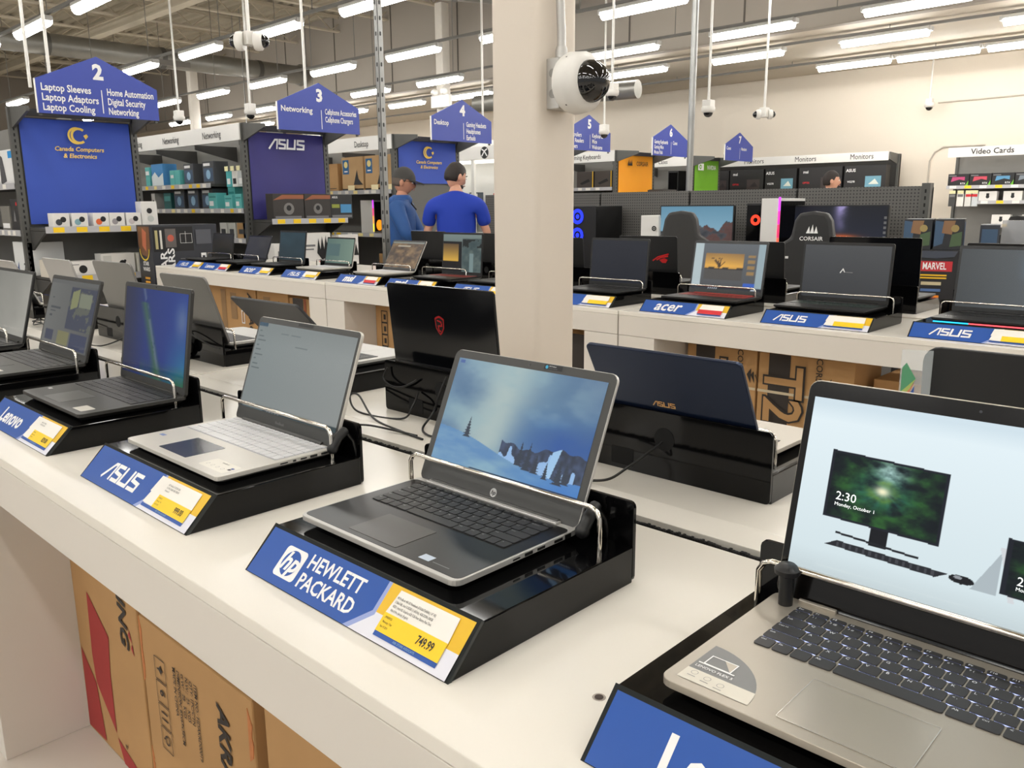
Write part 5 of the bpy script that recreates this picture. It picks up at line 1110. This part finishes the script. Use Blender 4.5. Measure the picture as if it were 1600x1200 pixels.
P.poly([(.03, 1.17), (.27, 1.17), (.26, .98), (.2, .9), (.08, .92), (.02, 1.0)], flat((120, 82, 56))); P.poly([(.12, 1.16), (.2, 1.12), (.17, .95), (.1, 1.0)], flat((190, 110, 80))); P.ring(.14, .97, .09, .105, flat((220, 190, 60)), 1, 16, 180, 360); P.text('STAR', .15, .84, .05, INKW, 1, .02); P.text('WARS', .15, .79, .05, INKW, 1, .02)
for k in range(4): P.rect(.1, .7-.035*k, .2, .72-.035*k, flat((220, 160, 60)))
P.obj('end_print', t)
P = Print((-.31, 0, 0), (1, 0, 0), (0, 0, 1), .002); P.ring(.36, .76, .085, .1, flat((220, 190, 60)), 3, 18, 0, 180); P.obj('arc_print', t)

# ================================================================ kraft cartons under the tables
INKB = flat((50, 44, 40), .7); REDK = flat((166, 52, 50), .7); TAPE = mat('worn_orange_tape', (196, 124, 74), .7, var=.35, scale=45)
def kraft(label, x0, x1, y, d, h, z=0):
    t = thing('carton', label, 'carton', (x0, y, z), 0); w = x1-x0
    MB().box(0, w, 0, d, 0, h).obj('board', KRAFT, t, bevel=.004)
    return t, w
t, w = kraft('kraft carton with big red angular shapes next to the near table leg', -2.148, -1.752, .642, .34, .7)
P = Print((2.148-2.148, 0, 0), (1, 0, 0), (0, 0, 1), .0012); A = lambda pts: [(x+2.148, z) for x, z in pts]
P.poly(A([(-2.049, .413), (-1.934, .333), (-1.95, .235), (-1.952, .07), (-2.052, .167), (-2.06, .242)]), REDK); P.poly(A([(-2.135, .232), (-2.055, .162), (-2.03, .012), (-2.142, .008)]), REDK); P.poly(A([(-1.949, .06), (-1.844, .028), (-1.83, .002), (-1.92, .002)]), REDK)
P.text('AKRACING', .315, .53, .062, INKB, 1, .025, .2, 'CENTER', 1.15, -90); P.poly(A([(-1.81, .385), (-1.8, .4), (-1.79, .37)]), REDK); P.poly(A([(-1.8, .355), (-1.79, .37), (-1.785, .34)]), REDK); P.text('"', .255, .05, .04, INKB); P.obj('print', t)
t, w = kraft('kraft carton with handling icons and black vertical lettering under the near table', -1.742, -1.262, .642, .34, .46)
P = Print((0, 0, 0), (1, 0, 0), (0, 0, 1), .0012)
for k in range(4): P.stroke(rrect(.05, .052, .001, 1, .095, .365-.056*k), .002, INKB, 1, True)
P.stroke([(.08, .365), (.108, .365)], .004, INKB); P.poly([(.085, .365), (.1, .378), (.1, .352)], INKB, 1); P.text('6', .095, .31, .034, INKB, 1, .02, 0, 'CENTER', 1, -90); P.stroke([(.08, .262), (.11, .262)], .004, INKB); P.stroke([(.08, .246), (.11, .246)], .004, INKB); P.ring(.097, .197, .008, .012, INKB, 1, 12); P.stroke([(.08, .197), (.088, .197)], .004, INKB)
for k, s in enumerate(('ITEM NO.: HDAKRD00019', 'QTY: 1PC/CTN', 'N.W.:  25   KGS', 'G.W.:  28   KGS', 'DIMENSION: 85x69x38CM', 'MADE IN CHINA')): P.text(s, .258-.019*k, .40, .0165, INKB, 1, .015, 0, 'LEFT', .92, -90)
P.text('AKRACING', .366, .40, .062, INKB, 1, .03, .2, 'LEFT', 1.0, -90); P.obj('print', t)
for i, (x0, x1, z0, z1) in enumerate(((0, .012, .3, .458), (.462, .4785, .33, .44), (.455, .4785, .2, .3), (0, .01, .06, .14))): MB().prism([(x0, z0), (x1-.003, z0+.012), (x1, z0+.04), (x1-.004, (z0+z1)/2), (x1, z1-.03), (x0+.002, z1)], 'y', -.0012, 0).obj('torn_tape', TAPE, t)
kraft('plain kraft carton third under the near table', -1.215, -.76, .64, .34, .5)
t, w = kraft('kraft carton with a small arrow mark, deep under the near table', -.74, -.3, .66, .34, .5)
# far table cartons
t, w = kraft('kraft carton with red triangle and vertical lettering under the far table, left section', -6.95, -6.1, 3.42, .3, .68)
P = Print((0, 0, 0), (1, 0, 0), (0, 0, 1), .003); P.text('AKRACING', .76, .4, .1, INKB, 1, .03, .2, 'CENTER', 1.0, -90); P.poly([(.36, .13), (.36, .3), (.6, .13)], REDK); P.rect(.28, .28, .36, .66, flat((150, 118, 80))); P.rect(.44, .42, .54, .64, flat((150, 118, 80)))
P.stroke([(.62, .4), (.66, .4), (.66, .5), (.62, .5)], .01, INKW, 1, True); P.obj('print', t)
t, w = kraft('kraft carton with vertical lettering, second under the far table, left section', -6.08, -5.62, 3.42, .3, .68)
P = Print((0, 0, 0), (1, 0, 0), (0, 0, 1), .003); P.text('AKRA', .36, .5, .09, INKB, 1, .03, .2, 'CENTER', 1, -90); P.rect(.1, .42, .2, .64, flat((150, 118, 80))); P.ring(.27, .42, .02, .03, INKW); P.obj('print', t)
t, w = kraft('kraft carton with a dark stripe under the far table, left of the seam', -5.6, -4.96, 3.42, .3, .66)
P = Print((0, 0, 0), (1, 0, 0), (0, 0, 1), .003); P.rect(.05, 0, .19, .66, flat((62, 56, 54))); P.rect(.2, 0, .23, .66, flat((150, 80, 50))); P.stroke([(.42, .5), (.46, .53), (.47, .48)], .012, INKW); P.obj('print', t)
t, w = kraft('kraft carton with handling icons and a red triangle behind the black shield lid', -4.53, -3.95, 3.42, .3, .68)
P = Print((0, 0, 0), (1, 0, 0), (0, 0, 1), .003)
for k in range(4): P.stroke(rrect(.06, .075, .001, 1, .10, .61-.08*k), .006, INKB, 1, True); P.rect(.088, .59-.08*k, .112, .625-.08*k, INKB)
for k in range(4): P.rect(.19+.03*k, .4, .198+.03*k, .64, flat((90, 76, 60)))
P.poly([(.17, .1), (.17, .3), (.4, .1)], REDK); P.obj('print', t)
kraft('plain kraft carton behind the column under the far table', -3.9, -2.85, 3.42, .3, .66)
t, w = kraft('kraft carton with black angular patches just right of the column', -2.82, -2.55, 3.3, .3, .68)
P = Print((0, 0, 0), (1, 0, 0), (0, 0, 1), .003); P.rect(0, .45, .2, .68, INKB); P.poly([(0, 0), (0, .36), (.22, .25), (.22, .0)], INKB); P.obj('print', t)
def corsair_box(label, x0, x1, big):
    t, w = kraft(label, x0, x1, 3.42, .3, .68); P = Print((0, 0, 0), (1, 0, 0), (0, 0, 1), .003)
    P.rect(.05, 0, .15, .68, INKB)
    # tall outlined characters, turned on their side
    P.text('T2', .115, .5, .25, INKB, 2, .05, 0, 'CENTER', .95, -90); P.text('T2', .115, .5, .25, KRAFT, 3, .015, 0, 'CENTER', .95, -90)
    P.text('ROAD WARRIOR', .1, .22, .035, KRAFT, 2, .02, 0, 'CENTER', 1, -90)
    P.text('CORSAIR', .28, .6, .04, INKB, 1, .01, 0, 'CENTER', 1, -90)
    for k in range(3): P.poly([(.315+.02*k, .57), (.335+.02*k, .53), (.335+.012*k, .6-.012*k)], INKB)
    P.rect(0, .50, w, .512, flat((205, 190, 160))); P.obj('print', t)
corsair_box('kraft carton with sideways outlined lettering behind the navy lid', -2.1, -1.74, 0)
corsair_box('kraft carton with big sideways outlined lettering, right of the navy lid', -1.73, -1.3, 1)
kraft('plain kraft carton standing back at the right under the far table', -1.27, -.75, 3.55, .3, .6)

# ================================================================ cables
def cable(label, pts, r=.0025, name='power_cable'):
    v = [Vector(p) for p in pts]; out = []
    for i in range(len(v)-1):
        p0, p1, p2, p3 = v[max(i-1, 0)], v[i], v[i+1], v[min(i+2, len(v)-1)]
        for k in range(8):
            s = k/8; out.append(.5*((2*p1)+(p2-p0)*s+(2*p0-5*p1+4*p2-p3)*s*s+(3*p1-p0-3*p2+p3)*s**3))
    out.append(v[-1]); return tag(MB().tube(out, r, 6).obj(name, CABLE, smooth=60), label, 'cable')
Z = T+.004
cable('black cable looping out of the red-shield laptop stand onto the white strip', [(-1.46, 1.215, .90), (-1.45, 1.19, .875), (-1.47, 1.17, Z), (-1.60, 1.145, Z), (-1.66, 1.165, .87), (-1.63, 1.17, .875), (-1.52, 1.13, Z), (-1.38, 1.10, Z), (-1.30, 1.09, Z)])
cable('black cable trailing along the white strip into the brush slot', [(-1.33, 1.10, Z), (-1.40, 1.085, Z+.004), (-1.46, 1.07, Z+.006), (-1.50, 1.05, Z+.002), (-1.50, 1.02, .835)])
cable('black cable hanging down the red-shield laptop stand', [(-1.36, 1.215, .95), (-1.37, 1.20, .91), (-1.38, 1.19, .87), (-1.37, 1.15, Z), (-1.32, 1.12, Z), (-1.28, 1.12, Z)])
cable('black cable curling high on the back of the red-shield laptop stand', [(-1.57, 1.214, .945), (-1.575, 1.205, .92), (-1.54, 1.203, .905), (-1.5, 1.206, .91), (-1.46, 1.213, .93)])
cable('thin black cable from the round hole of the navy laptop stand', [(-.79, 1.214, .91), (-.80, 1.19, .895), (-.82, 1.15, .87), (-.84, 1.12, .852), (-.88, 1.09, .85), (-.93, 1.07, .85), (-.96, 1.05, .845), (-.965, 1.02, .835)])
cable('black cable behind the brushed grey laptop at the left', [(-3.02, 1.214, .905), (-3.04, 1.17, .87), (-3.10, 1.12, Z), (-3.2, 1.10, Z), (-3.3, 1.14, Z)])
cable('messy black cable coil on the white strip at the far left', [(-3.95, 1.19, Z), (-3.9, 1.14, .86), (-3.82, 1.16, .87), (-3.84, 1.19, .855), (-3.92, 1.17, .865), (-3.86, 1.13, .85), (-3.78, 1.14, .86), (-3.74, 1.18, Z), (-3.84, 1.15, .875), (-3.6, 1.11, Z)])
cable('black cable draped across the stand of the mid grey laptop', [(-2.75, 1.213, .92), (-2.68, 1.205, .905), (-2.62, 1.203, .93), (-2.55, 1.204, .925), (-2.45, 1.206, .905), (-2.4, 1.212, .90)])
t = thing('cable_plug', 'round black cable plug behind the mid grey laptop', 'plug', (-2.63, 1.205, T+.035)); MB().ball((0, 0, 0), (.022, .016, .028), 12, 8).obj('body', BLACKM, t, smooth=60); MB().ball((.04, 0, .012), (.016, .012, .022), 12, 8).obj('strain_relief', BLACKM, t, smooth=60); MB().cbox(.0, 0, -.031, .03, .03, .008).obj('pad', BLACKM, t)
def lock(label, p, q):
    t = thing('security_lock', label, 'cable lock', p); MB().tube([(0, 0, 0), (.004, .012, .022), (.0, .03, .03)], .0085, 8).obj('sleeve', BLACKM, t, smooth=60); MB().ball((0, .002, .003), (.010, .010, .010), 12, 8).obj('clamp', BLACKM, t, smooth=60); MB().tube([(0, .03, .03), (.006, .042, .01), (.008, .05, -.03)], .003, 6).obj('cord', CABLE, t, smooth=60)
lock('black plug and cord at the right rear corner of the snowy-screen laptop', (-.632, .79, T+.068), 0)
lock('black plug and cord at the right rear corner of the silver laptop', (-1.188, .79, T+.068), 0)
t = thing('security_clip', 'rounded black clip over the chrome rail at the lower right laptop', 'clip', (-.352, .785, T+.05)); MB().lathe([(.007, 0), (.008, .05), (.013, .053), (.0135, .058), (.008, .063)], 18).obj('knob', BLACKM, t, smooth=50); MB().tube([(0, 0, .01), (-.01, .03, .02), (-.012, .04, 0)], .004, 6).obj('cord', CABLE, t, smooth=60)
# ================================================================ people
SKIN = mat('skin', (214, 160, 134), .5, var=.06, scale=30); SKIN2 = mat('skin_tanned', (196, 140, 112), .5, var=.06, scale=30)
HAIRD = mat('dark_brown_hair', (36, 26, 22), .6, var=.2, scale=60, bump=.2); HAIRG = mat('grey_brown_hair', (92, 80, 72), .65, var=.2, scale=60)
POLO = mat('royal_blue_polo', (20, 56, 170), .75, var=.08, scale=9, bump=.05); JACK = mat('blue_jacket', (32, 80, 142), .6, var=.1, scale=7, bump=.1)
TROU = mat('dark_trousers', (30, 31, 36), .8, var=.08); CAPM = mat('charcoal_cap', (62, 60, 58), .8, var=.1, scale=20); SHOE = flat((24, 24, 26))
def skinmesh(name, pts, edges, m, parent, sub=2):
    me = bpy.data.meshes.new(name); me.from_pydata([p[0] for p in pts], edges, []); me.materials.append(m)
    o = bpy.data.objects.new(name, me); COL.objects.link(o); o.parent = parent
    s = o.modifiers.new('skin', 'SKIN'); s.use_smooth_shade = True
    for i, p in enumerate(pts):
        r = p[1] if isinstance(p[1], (tuple, list)) else (p[1], p[1]); me.skin_vertices[0].data[i].radius = r; me.skin_vertices[0].data[i].use_root = i == 0
    b = o.modifiers.new('subdivision', 'SUBSURF'); b.levels = sub; b.render_levels = sub
    return o
def chain(pts, edges, seq, start=None):
    prev = start
    for p in seq:
        pts.append(p); i = len(pts)-1
        if prev is not None: edges.append((prev, i))
        prev = i
    return prev
def hand(pts, edges, wrist, pos, d, side, palm_n):
    """five fingers leaving the palm; d: hand direction, side: towards the thumb"""
    d = Vector(d).normalized(); s = Vector(side).normalized(); n = Vector(palm_n).normalized(); p = Vector(pos)
    k = chain(pts, edges, [(tuple(p+d*.04), (.036, .018)), (tuple(p+d*.085), (.04, .016))], wrist)
    for j, L in enumerate((.062, .075, .07, .054)):
        a = p+d*.09+s*(.027-.018*j); chain(pts, edges, [(tuple(a), .0095), (tuple(a+d*L*.5+n*.008), .009), (tuple(a+d*L+n*.03), .0075)], k)
    a = p+d*.035+s*.034; chain(pts, edges, [(tuple(a), .012), (tuple(a+d*.03+s*.022+n*.006), .0105), (tuple(a+d*.058+s*.026+n*.016), .0085)], k-1)
def head(t, c, m, rz, pitch=0, ear=True):
    """head with face towards local +y"""
    def fn(q):
        v = q.copy()
        if v.z < 0: v.x *= 1+.28*v.z; v.y *= 1+.12*v.z; v.y += .1*(-v.z) if v.y > 0 else .0
        if v.y > .8 and abs(v.x) < .3 and -.45 < v.z < .2: v.y += .22*(1-abs(v.x)/.3)*(1 if v.z < -.1 else .5)
        if v.y > .6 and .05 < v.z < .3: v.y -= .05
        return v
    h = MB().ball((0, 0, 0), (.078, .098, .118), 24, 18, fn=fn).obj('head', m, t, c, (pitch, 0, rz), smooth=80)
    for s in (-1, 1):
        MB().ball((s*.078, -.008, -.008), (.013, .022, .034), 10, 8).obj('ear', m, h, smooth=60); MB().ball((s*.032, .088, .004), (.014, .01, .009), 10, 7).obj('eye', flat((236, 232, 226)), h, smooth=60); MB().ball((s*.032, .0965, .004), (.006, .004, .006), 8, 6).obj('iris', flat((50, 36, 28)), h, smooth=60)
        MB().tube([(s*.016, .099, .026), (s*.032, .1, .03), (s*.05, .088, .025)], .0045, 6).obj('eyebrow', HAIRD, h, smooth=60)
    MB().tube([(-.026, .098, -.062), (0, .107, -.06), (.026, .098, -.062)], .005, 6).obj('mouth', flat((160, 90, 84)), h, smooth=60)
    return h
def hair(h, m, low=.0, back=-.55):
    def fn(q):
        lim = back if q.y < -.15 else (low if q.y < .35 else .35)
        if q.z < lim: q = Vector((q.x, q.y, lim)).normalized()*.94 if False else Vector((q.x*.93, q.y*.93, lim+.04*(q.z-lim)))
        return q*(1.09 + .015*math.sin(9*q.x+7*q.y))
    return MB().ball((0, -.006, .006), (.079, .1, .119), 24, 18, fn=fn).obj('hair', m, h, smooth=80)
def legs(t, sp=.1, z0=.93):
    p = []; e = []; chain(p, e, [((0, 0, z0), (.165, .12)), ((0, 0, z0-.08), (.16, .12))])
    for s in (-1, 1): chain(p, e, [((s*.095, 0, z0-.14), .1), ((s*.1, .01, .5), .07), ((s*.1, -.01, .1), .055)], 1)
    skinmesh('trousers', p, e, TROU, t)
    for s in (-1, 1): MB().prism(rrect(.1, .28, .045, 5, s*.1, .05), 'z', 0, .09).obj('shoe', SHOE, t, bevel=.02)
def person(label, loc, rz, hgt, skin_m, top_m, arms, hd, sleeve, sh=.2, wid=1.):
    t = thing('person', label, 'person', loc, rz); s0 = hgt-.30      # shoulder height
    p = []; e = []
    chain(p, e, [((0, 0, .98), (.1, .08)), ((0, 0, 1.12), (.1, .07)), ((0, 0, s0-.12), (.09, .07)), ((0, 0, s0-.02), (.06, .055)), ((0, .005, s0+.06), (.056, .058)), ((0, .02, s0+.13), (.052, .056))])
    for s in (-1, 1):
        el, wr = arms[s]; k = chain(p, e, [((s*sh*.8, 0, s0-.06), .045), (el, .04), (wr, .03)], 3); d = Vector(wr)-Vector(el); hand(p, e, k, wr, d, (-s*.6, .2, .7), (-s, .3, -.2))
    skinmesh('body', p, e, skin_m, t)
    p = []; e = []
    chain(p, e, [((0, 0, .9), (.185*wid, .135)), ((0, 0, 1.05), (.178*wid, .135)), ((0, 0, 1.2), (.19*wid, .14)), ((0, -.01, s0-.14), (.2*wid, .14)), ((0, -.01, s0-.03), (.16*wid, .105)), ((0, .0, s0+.03), (.1, .085)), ((0, .006, s0+.055), (.07, .07))])
    for s in (-1, 1):
        el, wr = arms[s]; a = Vector((s*sh, -.005, s0-.05)); b = Vector(el); c = Vector(wr)
        seq = [(tuple(a), .083), (tuple(a.lerp(b, .5)), .074)]
        seq += [(tuple(a.lerp(b, .8)), .066)] if sleeve == 'short' else [(el, .068), (tuple(b.lerp(c, .5)), .058), (tuple(b.lerp(c, .93)), .05)]
        chain(p, e, seq, 4)
    skinmesh('shirt' if sleeve == 'short' else 'jacket', p, e, top_m, t); legs(t)
    h = head(t, (0, .03, s0+.185), skin_m, hd[0], hd[1])
    return t, h, s0
# staff member in a polo shirt, back to us, face turned right
t, h, s0 = person('dark-haired man in a royal blue polo shirt seen from behind', (-5.78, 5.33, 0), rad(40), 1.71, SKIN, POLO, {-1: ((-.285, .03, 1.09), (-.26, .22, 1.0)), 1: ((.285, .03, 1.09), (.25, .22, .99))}, (rad(-48), rad(-14)), 'short', .215, 1.08)
hair(h, HAIRD, .02, -.45); MB().ball((0, .048, -.08), (.053, .044, .03), 14, 8).obj('beard', HAIRD, h, smooth=60)
MB().lathe([(.078, 0), (.074, .03), (.066, .035)], 18, c=(0, .008, s0+.015)).obj('collar', POLO, t, smooth=60)
# customer in cap and jacket, in profile to the right
t, h, s0 = person('man in a grey cap and blue hooded jacket standing in profile', (-6.36, 5.16, 0), rad(-52), 1.675, SKIN2, JACK, {-1: ((-.25, .12, 1.05), (-.06, .26, 1.0)), 1: ((.25, .10, 1.06), (.02, .28, 1.06))}, (rad(4), rad(-8)), 'long', .2, 1.05)
hair(h, HAIRG, -.05, -.4)
def capf(q): return Vector((q.x, q.y, max(q.z, .12)))*1.16
MB().ball((0, -.004, .012), (.078, .1, .112), 24, 14, fn=capf).obj('cap_crown', CAPM, h, smooth=60)
MB().prism([(.08*math.cos(rad(a)), .06+.135*math.sin(rad(a))) for a in range(0, 181, 15)], 'z', .020, .034).obj('cap_visor', CAPM, h, (0, .0, .008), (rad(-10), 0, 0), smooth=40)
for s in (-1, 1):
    MB().tube([(s*.03+.02*math.cos(rad(a)), .112-.01*abs(math.cos(rad(a))), .004+.016*math.sin(rad(a))) for a in range(0, 361, 30)], .002, 5).obj('glasses_rim', BLACKM, h); MB().tube([(s*.05, .1, .008), (s*.08, .05, .01), (s*.084, -.01, .008)], .002, 5).obj('glasses_arm', BLACKM, h)
MB().lathe([(.1, 0), (.105, .035), (.085, .07), (.072, .075)], 18, c=(0, .0, s0-.01)).obj('hood_collar', JACK, t, smooth=60)
MB().ball((0, -.075, s0-.0), (.1, .055, .055), 16, 10).obj('hood', JACK, t, smooth=60)
MB().tube([(.0, .145, 1.3), (.0, .1, s0-.02), (.0, .085, s0+.05)], .008, 6).obj('zip', BLACKM, t, smooth=60)
# third head far off, beyond the pegboard
t, h, s0 = person('dark-haired man in black seen far off above the pegboard', (-4.76, 11.1, 0), rad(-60), 1.745, SKIN, flat((34, 32, 34), .8), {-1: ((-.25, .02, 1.12), (-.22, .16, .9)), 1: ((.25, .02, 1.12), (.22, .16, .9))}, (0, 0), 'short')
hair(h, HAIRD, .0, -.5)
